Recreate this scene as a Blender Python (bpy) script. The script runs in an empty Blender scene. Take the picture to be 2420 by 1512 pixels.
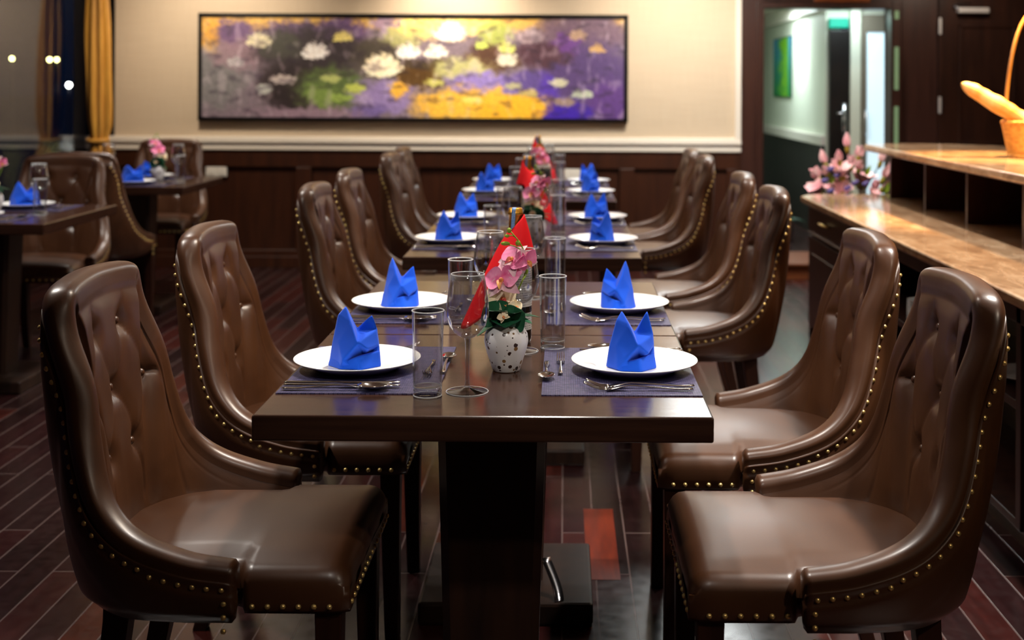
import bpy, bmesh, math, random
from mathutils import Vector, Matrix
PI = math.pi
random.seed(7)
scene = bpy.context.scene
COL = scene.collection

# ------------------------------------------------------------------ camera
FPX, VX, VY, CZ = 3000.0, 1334.0, 205.0, 1.32      # focal length in pixels, vanishing point, eye height
cam_d = bpy.data.cameras.new('camera'); cam = bpy.data.objects.new('camera', cam_d); COL.objects.link(cam)
cam_d.sensor_fit = 'HORIZONTAL'; cam_d.sensor_width = 36.0; cam_d.lens = FPX / 2420 * 36
cam_d.shift_x = -(VX - 1210) / 2420; cam_d.shift_y = -(756 - VY) / 2420
cam_d.clip_start = 0.05; cam_d.clip_end = 400
cam.location = (0, 0, CZ); cam.rotation_euler = (PI / 2, -0.005, 0)
cam_d.dof.use_dof = True; cam_d.dof.focus_distance = 2.5; cam_d.dof.aperture_fstop = 3.6
scene.camera = cam

def srgb(r, g, b):
    f = lambda c: (c / 255 / 12.92) if c <= 10 else (((c / 255 + 0.055) / 1.055) ** 2.4)
    return (f(r), f(g), f(b))

# ------------------------------------------------------------------ world, view, lights
w = bpy.data.worlds.new('night'); scene.world = w; w.use_nodes = True
bg = w.node_tree.nodes['Background']; bg.inputs[0].default_value = (0.10, 0.32, 1.0, 1); bg.inputs[1].default_value = 0.02
vs = scene.view_settings
vs.view_transform = 'Standard'; vs.look = 'None'; vs.exposure = 0.0; vs.gamma = 1.0; vs.use_curve_mapping = False
scene.cycles.use_denoising = True
scene.cycles.max_bounces = 10; scene.cycles.transparent_max_bounces = 24
scene.cycles.sample_clamp_indirect = 4.0
scene.cycles.caustics_reflective = False; scene.cycles.caustics_refractive = False

WARM = (1.0, 0.84, 0.66); NEUT = (1.0, 0.93, 0.85); COOL = (0.82, 0.97, 1.0)
def lamp(name, kind, loc, energy, col, target=None, **kw):
    d = bpy.data.lights.new(name, kind); d.energy = energy; d.color = col
    for k, v in kw.items(): setattr(d, k, v)
    o = bpy.data.objects.new(name, d); COL.objects.link(o); o.location = loc
    t = Vector(target) if target else Vector(loc) - Vector((0, 0, 1))
    o.rotation_euler = (t - Vector(loc)).to_track_quat('-Z', 'Y').to_euler()
    return o
CEIL = 2.36
def spot(name, loc, e, col=NEUT, ang=80, blend=0.6, target=None, size=0.05):
    return lamp(name, 'SPOT', loc, e, col, target, spot_size=math.radians(ang), spot_blend=blend, shadow_soft_size=size)
# downlights over the long table
for y, e in ((2.95, 125), (4.95, 112), (6.95, 100)):
    spot('table_downlight', (-0.05, y, CEIL - .02), e, NEUT, 88, 0.8)
# rows over the two aisles
for y, e in ((2.75, 260), (4.6, 175), (6.4, 120), (8.0, 70)):
    spot('aisle_downlight', (1.28, y, CEIL - .02), e, NEUT, 96, 0.7)
for y, e in ((2.9, 95), (4.7, 90), (6.6, 90)):
    spot('aisle_downlight', (-1.55, y, CEIL - .02), e * 1.1, NEUT, 126, 0.8)
spot('window_downlight', (-2.55, 5.4, CEIL - .02), 80, NEUT, 92, 0.7)
spot('window_downlight', (-2.55, 7.4, CEIL - .02), 80, NEUT, 92, 0.7)
spot('bar_spot', (2.45, 7.7, CEIL - .02), 110, NEUT, 110, 0.8)  # added to brighten the dark wall beside the doorway
spot('bar_spot', (1.95, 4.6, CEIL - .02), 170, (1.0, .66, .34), 100, 0.8)
spot('table_downlight', (-0.12, 0.95, CEIL - .02), 62, NEUT, 44, 0.8, target=(-0.12, 2.75, .80))
spot('front_fill_spot', (1.75, 0.55, CEIL - .02), 62, WARM, 80, 0.9, target=(.95, 2.3, .6))  # added fill from the camera side for the bar-side chairs
spot('table_downlight', (0.30, 3.15, CEIL - .02), 105, WARM, 52, 0.6, target=(-.95, 2.95, .72))
spot('table_downlight', (0.30, 5.05, CEIL - .02), 70, WARM, 52, 0.6, target=(-.95, 5.0, .72))
spot('front_fill_spot', (-0.6, -0.6, CEIL - .02), 22, NEUT, 110, 0.9)  # weak ambient fill added from the front
spot('door_fill_spot', (2.7, 8.3, CEIL - .02), 36, WARM, 100, 0.9, target=(2.85, 9.2, 1.5))  # extra spot added to lift the dark door and its wall
# unseen upward area lights added to brighten the ceiling
def ceiling_fill(loc, e, col, sx, sy):
    o = lamp('ceiling_fill_light', 'AREA', loc, e, col, Vector(loc) + Vector((0, 0, 1)), shape='RECTANGLE', size=sx, size_y=sy); o.rotation_euler = (PI, 0, 0)
ceiling_fill((1.1, 6.6, 2.14), 24, (.95, .97, 1.0), 1.4, 4.0)
ceiling_fill((-1.3, 6.6, 2.14), 8, NEUT, 1.4, 4.0)
# wall washers on the picture wall
spot('picture_light', (-0.80, 8.50, CEIL - .02), 120, WARM, 100, 0.9, target=(-0.80, 9.2, 1.60))
spot('picture_light', (-2.5, 8.2, CEIL - .02), 105, WARM, 120, 0.9, target=(-2.5, 9.2, 1.3))
spot('picture_light', (0.75, 8.2, CEIL - .02), 105, WARM, 120, 0.9, target=(0.75, 9.2, 1.3))
# square luminaire in the ceiling near the doorway
lamp('ceiling_panel', 'AREA', (0.95, 7.9, CEIL - .015), 30, (.95, 1.0, 1.0), shape='SQUARE', size=.6)
# warm lamp over the bread basket
spot('bread_lamp', (2.02, 5.35, 2.2), 620, (1.0, 0.60, 0.22), 60, 0.7, target=(1.95, 5.4, 1.1))
# corridor
lamp('corridor_lamp', 'AREA', (1.75, 11.2, 2.02), 20, COOL, shape='DISK', size=0.3)
spot('corridor_spot', (1.86, 11.1, 2.02), 26, COOL, 80, .8, target=(2.08, 11.1, 1.5))
lamp('corridor_lamp', 'AREA', (2.2, 9.75, 2.02), 7, COOL, shape='DISK', size=0.25)

# ------------------------------------------------------------------ materials
def new_mat(name):
    m = bpy.data.materials.new(name); m.use_nodes = True
    return m, m.node_tree, m.node_tree.nodes['Principled BSDF']
def coords(nt, scale=(1, 1, 1), rot=(0, 0, 0), kind='Object'):
    tc = nt.nodes.new('ShaderNodeTexCoord'); mp = nt.nodes.new('ShaderNodeMapping')
    mp.inputs['Scale'].default_value = scale; mp.inputs['Rotation'].default_value = rot
    nt.links.new(tc.outputs[kind], mp.inputs['Vector'])
    return mp.outputs['Vector']
def ramp(nt, stops, interp='LINEAR'):
    r = nt.nodes.new('ShaderNodeValToRGB'); cr = r.color_ramp; cr.interpolation = interp
    while len(cr.elements) < len(stops): cr.elements.new(0.5)
    for e, (p, c) in zip(cr.elements, stops): e.position = p; e.color = (*c, 1)
    return r
def noise_tex(nt, vec, scale=5, detail=4, rough=.55, dist=0):
    n = nt.nodes.new('ShaderNodeTexNoise'); nt.links.new(vec, n.inputs['Vector'])
    n.inputs['Scale'].default_value = scale; n.inputs['Detail'].default_value = detail
    n.inputs['Roughness'].default_value = rough; n.inputs['Distortion'].default_value = dist
    return n
def bump(nt, bsdf, h, strength=.2, dist=.01):
    b = nt.nodes.new('ShaderNodeBump'); b.inputs['Strength'].default_value = strength; b.inputs['Distance'].default_value = dist
    nt.links.new(h, b.inputs['Height']); nt.links.new(b.outputs['Normal'], bsdf.inputs['Normal'])
def pm(name, c, c2=None, rough=.5, metal=0., spec=.5, coat=0., scale=(1, 1, 1), ns=6, bs=0, bstr=.15, bd=.002, bscale=(1, 1, 1), rvar=0, **kw):
    m, nt, b = new_mat(name)
    b.inputs['Base Color'].default_value = (*c, 1); b.inputs['Roughness'].default_value = rough
    b.inputs['Metallic'].default_value = metal; b.inputs['Specular IOR Level'].default_value = spec
    b.inputs['Coat Weight'].default_value = coat; b.inputs['Coat Roughness'].default_value = .26
    for k, v in kw.items(): b.inputs[k.replace('_', ' ')].default_value = v
    if c2 is not None:
        n = noise_tex(nt, coords(nt, scale), ns, 5)
        r = ramp(nt, [(.32, c), (.68, c2)]); nt.links.new(n.outputs['Fac'], r.inputs['Fac']); nt.links.new(r.outputs['Color'], b.inputs['Base Color'])
        if rvar:
            mr = nt.nodes.new('ShaderNodeMapRange'); mr.inputs['To Min'].default_value = rough - rvar; mr.inputs['To Max'].default_value = rough + rvar
            nt.links.new(n.outputs['Fac'], mr.inputs['Value']); nt.links.new(mr.outputs['Result'], b.inputs['Roughness'])
    if bs:
        n2 = noise_tex(nt, coords(nt, bscale), bs, 3); bump(nt, b, n2.outputs['Fac'], bstr, bd)
    return m
M = {}
M['leather'] = pm('brown_leather', srgb(64, 36, 18), srgb(79, 47, 25), rough=.38, spec=.6, coat=.22, ns=5, bs=420, bstr=.10, bd=.001, rvar=.05)
M['brass'] = pm('brass', srgb(236, 204, 130), rough=.30, metal=.75)
M['leg_wood'] = pm('dark_leg_wood', srgb(38, 18, 12), srgb(58, 30, 18), rough=.35, scale=(8, 8, 1), ns=4)
M['table_wood'] = pm('dark_table_wood', srgb(46, 28, 21), srgb(60, 38, 28), rough=.19, spec=.5, scale=(1.2, 22, 22), ns=3, bs=3, bstr=.04, bscale=(3, 60, 60), rvar=.04)
M['pedestal_wood'] = pm('pedestal_wood', srgb(28, 16, 11), srgb(48, 28, 18), rough=.38, scale=(9, 9, .9), ns=2.5)
M['wain'] = pm('wainscot_wood', srgb(46, 21, 10), srgb(62, 30, 14), rough=.38, scale=(9, 9, .8), ns=2.5)
M['dark_wood'] = pm('dark_wall_wood', srgb(46, 25, 20), srgb(60, 34, 27), rough=.35, scale=(9, 9, .8), ns=2.5)
M['cab_wood'] = pm('cabinet_wood', srgb(34, 17, 12), srgb(50, 26, 17), rough=.33, scale=(9, 9, .9), ns=2.5)
M['step_wood'] = pm('step_wood', srgb(92, 48, 26), srgb(120, 66, 36), rough=.35, scale=(1, 12, 12), ns=3)
M['orange_plank'] = pm('orange_plank', srgb(84, 28, 14), srgb(116, 42, 20), rough=.28, scale=(14, 1.6, 1), ns=3)
M['satin'] = pm('satin_metal', srgb(205, 200, 198), rough=.45, metal=.4)
M['black'] = pm('black_frame', srgb(14, 12, 12), rough=.3)
M['white_trim'] = pm('white_trim', srgb(232, 224, 212), rough=.4)
M['ceiling'] = pm('ceiling_paint', srgb(225, 216, 200), rough=.7)
M['porcelain'] = pm('porcelain', srgb(238, 238, 236), rough=.10, spec=.6)
M['steel'] = pm('cutlery_steel', srgb(215, 212, 208), rough=.10, metal=1)
M['chrome'] = pm('chrome', srgb(200, 200, 205), rough=.2, metal=1)
M['blue'] = pm('blue_napkin_cloth', srgb(2, 70, 196), srgb(4, 80, 210), rough=.8, spec=.2, ns=9, bs=900, bstr=.08, bd=.0005, Sheen_Weight=.15)
M['red'] = pm('red_napkin_cloth', srgb(192, 8, 18), srgb(206, 12, 22), rough=.75, spec=.2, ns=9, bs=900, bstr=.08, bd=.0005)
M['leaf'] = pm('orchid_leaf', srgb(8, 58, 34), srgb(46, 104, 74), rough=.35, ns=40)
M['stem'] = pm('orchid_stem', srgb(112, 150, 24), srgb(150, 176, 50), rough=.5, ns=30)
M['pink'] = pm('pink_petal', srgb(222, 70, 138), srgb(246, 156, 194), rough=.55, ns=38)
M['blush'] = pm('blush_petal', srgb(246, 214, 216), srgb(238, 176, 196), rough=.55, ns=34)
M['cream'] = pm('cream_petal', srgb(250, 240, 196), srgb(248, 222, 196), rough=.55, ns=34)
M['magenta'] = pm('orchid_lip', srgb(205, 30, 84), srgb(240, 190, 80), rough=.5, ns=60)
M['magnolia'] = pm('magnolia_petal', srgb(250, 222, 220), srgb(234, 166, 180), rough=.6, ns=14)
M['violet'] = pm('violet_petal', srgb(96, 84, 150), rough=.6)
M['calyx'] = pm('bud_calyx', srgb(170, 140, 40), srgb(120, 130, 40), rough=.6, ns=20)
M['twig'] = pm('twig', srgb(70, 44, 26), rough=.7)
M['gold'] = pm('gold_foil', srgb(196, 140, 50), rough=.32, metal=.85)
M['bottle'] = pm('dark_bottle_glass', srgb(8, 12, 9), rough=.05, spec=.7)
M['outlet'] = pm('white_plastic', srgb(228, 224, 216), rough=.4)
M['bread'] = pm('bread_crust', srgb(232, 164, 76), srgb(250, 214, 150), rough=.55, ns=14, bs=40, bstr=.3)
M['wicker'] = pm('wicker', srgb(226, 170, 80), srgb(180, 116, 40), rough=.45, scale=(1, 1, 2), ns=40, bs=60, bstr=.8, bd=.004)
M['cane'] = pm('cane_handle', srgb(216, 160, 80), srgb(186, 124, 50), rough=.4, scale=(40, 40, 2), ns=3)
M['plaque'] = pm('sign_wood', srgb(150, 78, 26), srgb(120, 58, 18), rough=.4, ns=8)
M['corr_wall'] = pm('corridor_wall_paint', srgb(222, 226, 208), rough=.6)
M['corr_dark'] = pm('corridor_wainscot', srgb(14, 11, 10), srgb(22, 17, 15), rough=.4, ns=6)
M['ceramic_dark'] = pm('dark_ceramic', srgb(60, 50, 46), rough=.3)
M['door_grey'] = pm('grey_door_frame', srgb(120, 112, 98), rough=.4)

def emis(name, col, s):
    m, nt, b = new_mat(name)
    b.inputs['Base Color'].default_value = (*col, 1); b.inputs['Emission Color'].default_value = (*col, 1); b.inputs['Emission Strength'].default_value = s
    b.inputs['Roughness'].default_value = .6
    return m
M['frosted'] = emis('lit_frosted_glass', srgb(206, 232, 244), .85)
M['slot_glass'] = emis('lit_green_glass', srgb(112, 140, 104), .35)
M['teal_sign'] = emis('lit_teal_sign', srgb(0, 140, 116), .8)
M['shore_yellow'] = emis('shore_lamp_yellow', (1.0, .85, .28), 34)
M['shore_white'] = emis('shore_lamp_white', (1.0, .95, .8), 60)

# thin clear glass for walls of glasses; solid glass for stems and bases
def thin_glass(name, f0=.04, tint=(1, 1, 1), rough=0.0, power=5, edge=0.):
    m = bpy.data.materials.new(name); m.use_nodes = True; nt = m.node_tree; nt.nodes.clear()
    out = nt.nodes.new('ShaderNodeOutputMaterial'); mix = nt.nodes.new('ShaderNodeMixShader'); lw = nt.nodes.new('ShaderNodeLayerWeight')
    tr = nt.nodes.new('ShaderNodeBsdfTransparent'); gl = nt.nodes.new('ShaderNodeBsdfGlossy')
    lw.inputs['Blend'].default_value = .5
    pw = nt.nodes.new('ShaderNodeMath'); pw.operation = 'POWER'; pw.inputs[1].default_value = power
    ma = nt.nodes.new('ShaderNodeMath'); ma.operation = 'MULTIPLY_ADD'; ma.inputs[1].default_value = 1 - f0; ma.inputs[2].default_value = f0
    nt.links.new(lw.outputs['Facing'], pw.inputs[0]); nt.links.new(pw.outputs[0], ma.inputs[0])
    tr.inputs[0].default_value = (*tint, 1); gl.inputs['Roughness'].default_value = rough
    nt.links.new(ma.outputs[0], mix.inputs[0]); nt.links.new(tr.outputs[0], mix.inputs[1]); nt.links.new(gl.outputs[0], mix.inputs[2])
    df = nt.nodes.new('ShaderNodeBsdfTranslucent'); df.inputs[0].default_value = (.9, .92, .95, 1); m2 = nt.nodes.new('ShaderNodeMixShader')  # pale edge colour stands in for light refracted at the glass edges
    p2 = nt.nodes.new('ShaderNodeMath'); p2.operation = 'POWER'; p2.inputs[1].default_value = 7; ml = nt.nodes.new('ShaderNodeMath'); ml.operation = 'MULTIPLY'; ml.inputs[1].default_value = edge
    nt.links.new(lw.outputs['Facing'], p2.inputs[0]); nt.links.new(p2.outputs[0], ml.inputs[0]); nt.links.new(ml.outputs[0], m2.inputs[0])
    nt.links.new(mix.outputs[0], m2.inputs[1]); nt.links.new(df.outputs[0], m2.inputs[2]); nt.links.new(m2.outputs[0], out.inputs[0])
    return m
M['glass'] = thin_glass('clear_glass', .10, (.95, .95, .95), .015, 2.6, .34)
M['glass_solid'] = thin_glass('thick_clear_glass', .13, (.86, .87, .88), .02, 2.0, .6)
M['rim_glint'] = pm('rim_glint', (.80, .82, .84), rough=.08, spec=1.0, Alpha=.62, Transmission_Weight=.0)  # whitish colour paints the bright glints on clear glass rims
M['pane'] = thin_glass('window_glass', .09, (.8, .85, .9), .01)

# plank floor
m, nt, b = new_mat('plank_floor'); M['floor'] = m
v = coords(nt, (1, 1, 1), (0, 0, PI / 2))
br = nt.nodes.new('ShaderNodeTexBrick'); nt.links.new(v, br.inputs['Vector'])
br.offset = .37; br.inputs['Scale'].default_value = 1; br.inputs['Brick Width'].default_value = .86; br.inputs['Row Height'].default_value = .092
br.inputs['Mortar Size'].default_value = .0026; br.inputs['Mortar Smooth'].default_value = .2; br.inputs['Bias'].default_value = 0
br.inputs['Color1'].default_value = (0, 0, 0, 1); br.inputs['Color2'].default_value = (1, 1, 1, 1); br.inputs['Mortar'].default_value = (.5, .5, .5, 1)
rp = ramp(nt, [(0, srgb(26, 13, 14)), (.3, srgb(44, 18, 19)), (.55, srgb(34, 18, 19)), (.8, srgb(54, 21, 20)), (.96, srgb(60, 24, 20)), (1, srgb(70, 28, 20))])
nt.links.new(br.outputs['Color'], rp.inputs['Fac'])
n1 = noise_tex(nt, coords(nt, (14, 1.6, 1)), 3, 6); n2 = noise_tex(nt, coords(nt), 26, 4)
mx = nt.nodes.new('ShaderNodeMix'); mx.data_type = 'RGBA'; mx.blend_type = 'MULTIPLY'; mx.inputs[0].default_value = .7
r2 = ramp(nt, [(.3, (.45, .45, .45)), (.7, (1.25, 1.2, 1.2))]); nt.links.new(n1.outputs['Fac'], r2.inputs['Fac'])
nt.links.new(rp.outputs['Color'], mx.inputs[6]); nt.links.new(r2.outputs['Color'], mx.inputs[7])
mx2 = nt.nodes.new('ShaderNodeMix'); mx2.data_type = 'RGBA'
nt.links.new(br.outputs['Fac'], mx2.inputs[0]); nt.links.new(mx.outputs[2], mx2.inputs[6]); mx2.inputs[7].default_value = (*srgb(92, 76, 74), 1)
nt.links.new(mx2.outputs[2], b.inputs['Base Color'])
mr = nt.nodes.new('ShaderNodeMapRange'); mr.inputs['To Min'].default_value = .12; mr.inputs['To Max'].default_value = .32
nt.links.new(n2.outputs['Fac'], mr.inputs['Value']); nt.links.new(mr.outputs['Result'], b.inputs['Roughness'])
bump(nt, b, br.outputs['Fac'], .35, -.002)
b.inputs['Specular IOR Level'].default_value = .6

# linen wall covering
m, nt, b = new_mat('linen_wall'); M['wall'] = m
na = noise_tex(nt, coords(nt, (260, 260, 4)), 1, 3); nb = noise_tex(nt, coords(nt, (4, 4, 260)), 1, 3)
ad = nt.nodes.new('ShaderNodeMath'); nt.links.new(na.outputs['Fac'], ad.inputs[0]); nt.links.new(nb.outputs['Fac'], ad.inputs[1])
r = ramp(nt, [(.3, srgb(198, 178, 152)), (.75, srgb(218, 200, 174))])
hf = nt.nodes.new('ShaderNodeMath'); hf.operation = 'MULTIPLY'; hf.inputs[1].default_value = .5; nt.links.new(ad.outputs[0], hf.inputs[0])
nt.links.new(hf.outputs[0], r.inputs['Fac']); nt.links.new(r.outputs['Color'], b.inputs['Base Color']); b.inputs['Roughness'].default_value = .7
bump(nt, b, ad.outputs[0], .12, .001)

# woven place mat
m, nt, b = new_mat('woven_mat'); M['mat'] = m
v = coords(nt)
br = nt.nodes.new('ShaderNodeTexBrick'); nt.links.new(v, br.inputs['Vector']); br.inputs['Scale'].default_value = 1
br.inputs['Brick Width'].default_value = .0085; br.inputs['Row Height'].default_value = .0042; br.inputs['Mortar Size'].default_value = .0009; br.inputs['Mortar Smooth'].default_value = .6
br.inputs['Color1'].default_value = (*srgb(44, 46, 88), 1); br.inputs['Color2'].default_value = (*srgb(94, 86, 122), 1); br.inputs['Mortar'].default_value = (*srgb(16, 14, 32), 1)
nt.links.new(br.outputs['Color'], b.inputs['Base Color']); b.inputs['Roughness'].default_value = .42
bump(nt, b, br.outputs['Fac'], .5, -.0008)

# marble
m, nt, b = new_mat('beige_marble'); M['marble'] = m
n1 = noise_tex(nt, coords(nt, (3, 1.2, 3)), 5, 8, .65, .8)
r = ramp(nt, [(.25, srgb(118, 86, 62)), (.5, srgb(172, 138, 106)), (.75, srgb(206, 178, 146))])
nt.links.new(n1.outputs['Fac'], r.inputs['Fac']); nt.links.new(r.outputs['Color'], b.inputs['Base Color']); b.inputs['Roughness'].default_value = .10; b.inputs['Specular IOR Level'].default_value = .6

# speckled vase glaze
m, nt, b = new_mat('speckled_glaze'); M['vase'] = m
v = coords(nt, (1, 1, 1))
vo = nt.nodes.new('ShaderNodeTexVoronoi'); nt.links.new(v, vo.inputs['Vector']); vo.inputs['Scale'].default_value = 92
sx = nt.nodes.new('ShaderNodeSeparateColor'); nt.links.new(vo.outputs['Color'], sx.inputs[0])
th = nt.nodes.new('ShaderNodeMapRange'); th.inputs['From Min'].default_value = .02; th.inputs['From Max'].default_value = 1; th.inputs['To Min'].default_value = 0; th.inputs['To Max'].default_value = .46
nt.links.new(sx.outputs[0], th.inputs['Value'])
lt = nt.nodes.new('ShaderNodeMath'); lt.operation = 'LESS_THAN'; nt.links.new(vo.outputs['Distance'], lt.inputs[0]); nt.links.new(th.outputs['Result'], lt.inputs[1])
rc = ramp(nt, [(0, srgb(24, 26, 28)), (.45, srgb(60, 34, 24)), (.7, srgb(140, 104, 60)), (1, srgb(44, 56, 60))]); nt.links.new(sx.outputs[1], rc.inputs['Fac'])
mx = nt.nodes.new('ShaderNodeMix'); mx.data_type = 'RGBA'; nt.links.new(lt.outputs[0], mx.inputs[0]); mx.inputs[6].default_value = (*srgb(236, 234, 234), 1)
nt.links.new(rc.outputs['Color'], mx.inputs[7]); nt.links.new(mx.outputs[2], b.inputs['Base Color']); b.inputs['Roughness'].default_value = .3

# bottle label with grey print lines, and tax stamp
def banded(name, c1, c2, scale, rough=.5, vec=(1, 1, 1), nmix=True):
    m, nt, b = new_mat(name)
    wv = nt.nodes.new('ShaderNodeTexWave'); nt.links.new(coords(nt, vec), wv.inputs['Vector']); wv.bands_direction = 'Z'; wv.inputs['Scale'].default_value = scale; wv.inputs['Distortion'].default_value = 0
    no = noise_tex(nt, coords(nt, (300, 300, 60)), 1, 2)
    mu = nt.nodes.new('ShaderNodeMath'); mu.operation = 'MULTIPLY'; nt.links.new(wv.outputs['Fac'], mu.inputs[0]); nt.links.new(no.outputs['Fac'], mu.inputs[1])
    r = ramp(nt, [(.38, c1), (.5, c2)]); nt.links.new(mu.outputs[0], r.inputs['Fac']); nt.links.new(r.outputs['Color'], b.inputs['Base Color']); b.inputs['Roughness'].default_value = rough
    return m
M['label'] = banded('bottle_label', srgb(222, 220, 214), srgb(120, 118, 116), 60)
M['stamp'] = banded('tax_stamp', srgb(90, 140, 200), srgb(200, 214, 232), 90)

# curtain
m, nt, b = new_mat('gold_curtain'); M['curtain'] = m
n1 = noise_tex(nt, coords(nt, (30, 30, 2)), 2, 4)
r = ramp(nt, [(.3, srgb(186, 126, 34)), (.7, srgb(226, 170, 68))]); nt.links.new(n1.outputs['Fac'], r.inputs['Fac']); nt.links.new(r.outputs['Color'], b.inputs['Base Color'])
b.inputs['Roughness'].default_value = .5; b.inputs['Sheen Weight'].default_value = .3

# sea outside
m, nt, b = new_mat('night_sea'); M['sea'] = m
b.inputs['Base Color'].default_value = (.002, .008, .02, 1); b.inputs['Roughness'].default_value = .12
n1 = noise_tex(nt, coords(nt, (1, 1, 1)), 1.2, 3); bump(nt, b, n1.outputs['Fac'], .5, .3)

# vertex colour paint for canvases
m, nt, b = new_mat('painted_canvas'); M['canvas'] = m
at = nt.nodes.new('ShaderNodeAttribute'); at.attribute_name = 'paint'
nt.links.new(at.outputs['Color'], b.inputs['Base Color']); b.inputs['Roughness'].default_value = .55
n1 = noise_tex(nt, coords(nt, (30, 30, 30)), 4, 4); bump(nt, b, n1.outputs['Fac'], .15, .003)

# ------------------------------------------------------------------ mesh helpers
class MB:
    def __init__(s): s.v = []; s.f = []; s.mi = []; s.cur = 0
    def add(s, verts, faces):
        o = len(s.v); s.v += [tuple(p) for p in verts]
        for f in faces: s.f.append(tuple(i + o for i in f)); s.mi.append(s.cur)
        return s
    def box(s, x0, x1, y0, y1, z0, z1):
        v = [(x, y, z) for z in (z0, z1) for y in (y0, y1) for x in (x0, x1)]
        return s.add(v, [(0, 2, 3, 1), (4, 5, 7, 6), (0, 1, 5, 4), (2, 6, 7, 3), (0, 4, 6, 2), (1, 3, 7, 5)])
    def grid(s, rows, close_u=False, close_v=False, flip=False):
        R, C = len(rows), len(rows[0]); f = []
        for i in range(R if close_u else R - 1):
            for j in range(C if close_v else C - 1):
                q = (i * C + j, i * C + (j + 1) % C, ((i + 1) % R) * C + (j + 1) % C, ((i + 1) % R) * C + j)
                f.append(q[::-1] if flip else q)
        return s.add([p for r in rows for p in r], f)
    def lathe(s, prof, n=32, c=(0, 0, 0)):
        rows = [[(c[0] + r * math.cos(2 * PI * j / n), c[1] + r * math.sin(2 * PI * j / n), c[2] + z) for j in range(n)] for r, z in prof]
        return s.grid(rows, close_v=True)
    def tube(s, pts, rad, n=8, cap=True):
        pts = [Vector(p) for p in pts]; K = len(pts)
        rads = rad if isinstance(rad, (list, tuple)) else [rad] * K
        rows = []; up = None
        for i, p in enumerate(pts):
            t = (pts[min(i + 1, K - 1)] - pts[max(i - 1, 0)]).normalized()
            if up is None:
                up = Vector((0, 0, 1)) if abs(t.z) < .9 else Vector((1, 0, 0))
            a = t.cross(up)
            a = a.normalized() if a.length > 1e-6 else Vector((1, 0, 0))
            bb = a.cross(t).normalized(); up = bb
            rows.append([p + rads[i] * (math.cos(2 * PI * j / n) * a + math.sin(2 * PI * j / n) * bb) for j in range(n)])
        if cap:
            rows = [[pts[0]] * n] + rows + [[pts[-1]] * n]
        return s.grid(rows, close_v=True, flip=True)
    def ball(s, c, r, n=12, m=8, mat3=None):
        rr = r if isinstance(r, (tuple, list)) else (r, r, r); rows = []
        for i in range(m + 1):
            a = PI * i / m
            row = []
            for j in range(n):
                p = Vector((rr[0] * math.sin(a) * math.cos(2 * PI * j / n), rr[1] * math.sin(a) * math.sin(2 * PI * j / n), -rr[2] * math.cos(a)))
                if mat3: p = mat3 @ p
                row.append(Vector(c) + p)
            rows.append(row)
        return s.grid(rows, close_v=True)
    def prism(s, poly, z0, z1):
        n = len(poly); v = [(x, y, z0) for x, y in poly] + [(x, y, z1) for x, y in poly]
        return s.add(v, [tuple(range(n))[::-1], tuple(range(n, 2 * n))] + [(i, (i + 1) % n, n + (i + 1) % n, n + i) for i in range(n)])
    def build(s, name, mat, parent=None, smooth=True, loc=None, bevel=0, subsurf=0, weld=True, segs=2):
        me = bpy.data.meshes.new(name); me.from_pydata([tuple(p) for p in s.v], [], s.f)
        mats = mat if isinstance(mat, list) else [mat]
        for k in mats: me.materials.append(M[k])
        me.polygons.foreach_set('material_index', s.mi)
        if weld:
            b = bmesh.new(); b.from_mesh(me); bmesh.ops.remove_doubles(b, verts=b.verts, dist=1e-6)
            bmesh.ops.dissolve_degenerate(b, edges=b.edges, dist=1e-7)
            bmesh.ops.recalc_face_normals(b, faces=b.faces); b.to_mesh(me); b.free()
        me.polygons.foreach_set('use_smooth', [smooth] * len(me.polygons)); me.update()
        o = bpy.data.objects.new(name, me); COL.objects.link(o)
        if parent: o.parent = parent
        if loc: o.location = loc
        if bevel:
            md = o.modifiers.new('bevel', 'BEVEL'); md.width = bevel; md.segments = segs; md.limit_method = 'ANGLE'; md.angle_limit = math.radians(40)
            me.polygons.foreach_set('use_smooth', [False] * len(me.polygons))
        if subsurf:
            md = o.modifiers.new('sub', 'SUBSURF'); md.levels = subsurf; md.render_levels = subsurf
        return o
def tag(o, label=None, cat=None, group=None, kind=None):
    if label: o['label'] = label
    if cat: o['category'] = cat
    if group: o['group'] = group
    if kind: o['kind'] = kind
    return o
def thing(name, label, cat, loc=(0, 0, 0), rz=0, group=None):
    o = bpy.data.objects.new(name, None); COL.objects.link(o); o.empty_display_size = .1
    o.location = loc; o.rotation_euler = (0, 0, rz)
    return tag(o, label, cat, group)
def dup(root, loc, rz=0, label=None, group=None, scale=None):
    def cp(o, par):
        c = o.copy(); COL.objects.link(c)
        if par: c.parent = par
        for ch in o.children: cp(ch, c)
        return c
    kids = root.children
    r = cp(root, None); r.location = loc; r.rotation_euler = (0, 0, rz)
    if scale: r.scale = scale
    if label: r['label'] = label
    if group: r['group'] = group
    return r
def struct(o): o['kind'] = 'structure'; return o
def P(px, py, d): return Vector(((px - VX) / FPX * d, d, CZ - (py - VY) / FPX * d))   # a point at distance d
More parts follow.
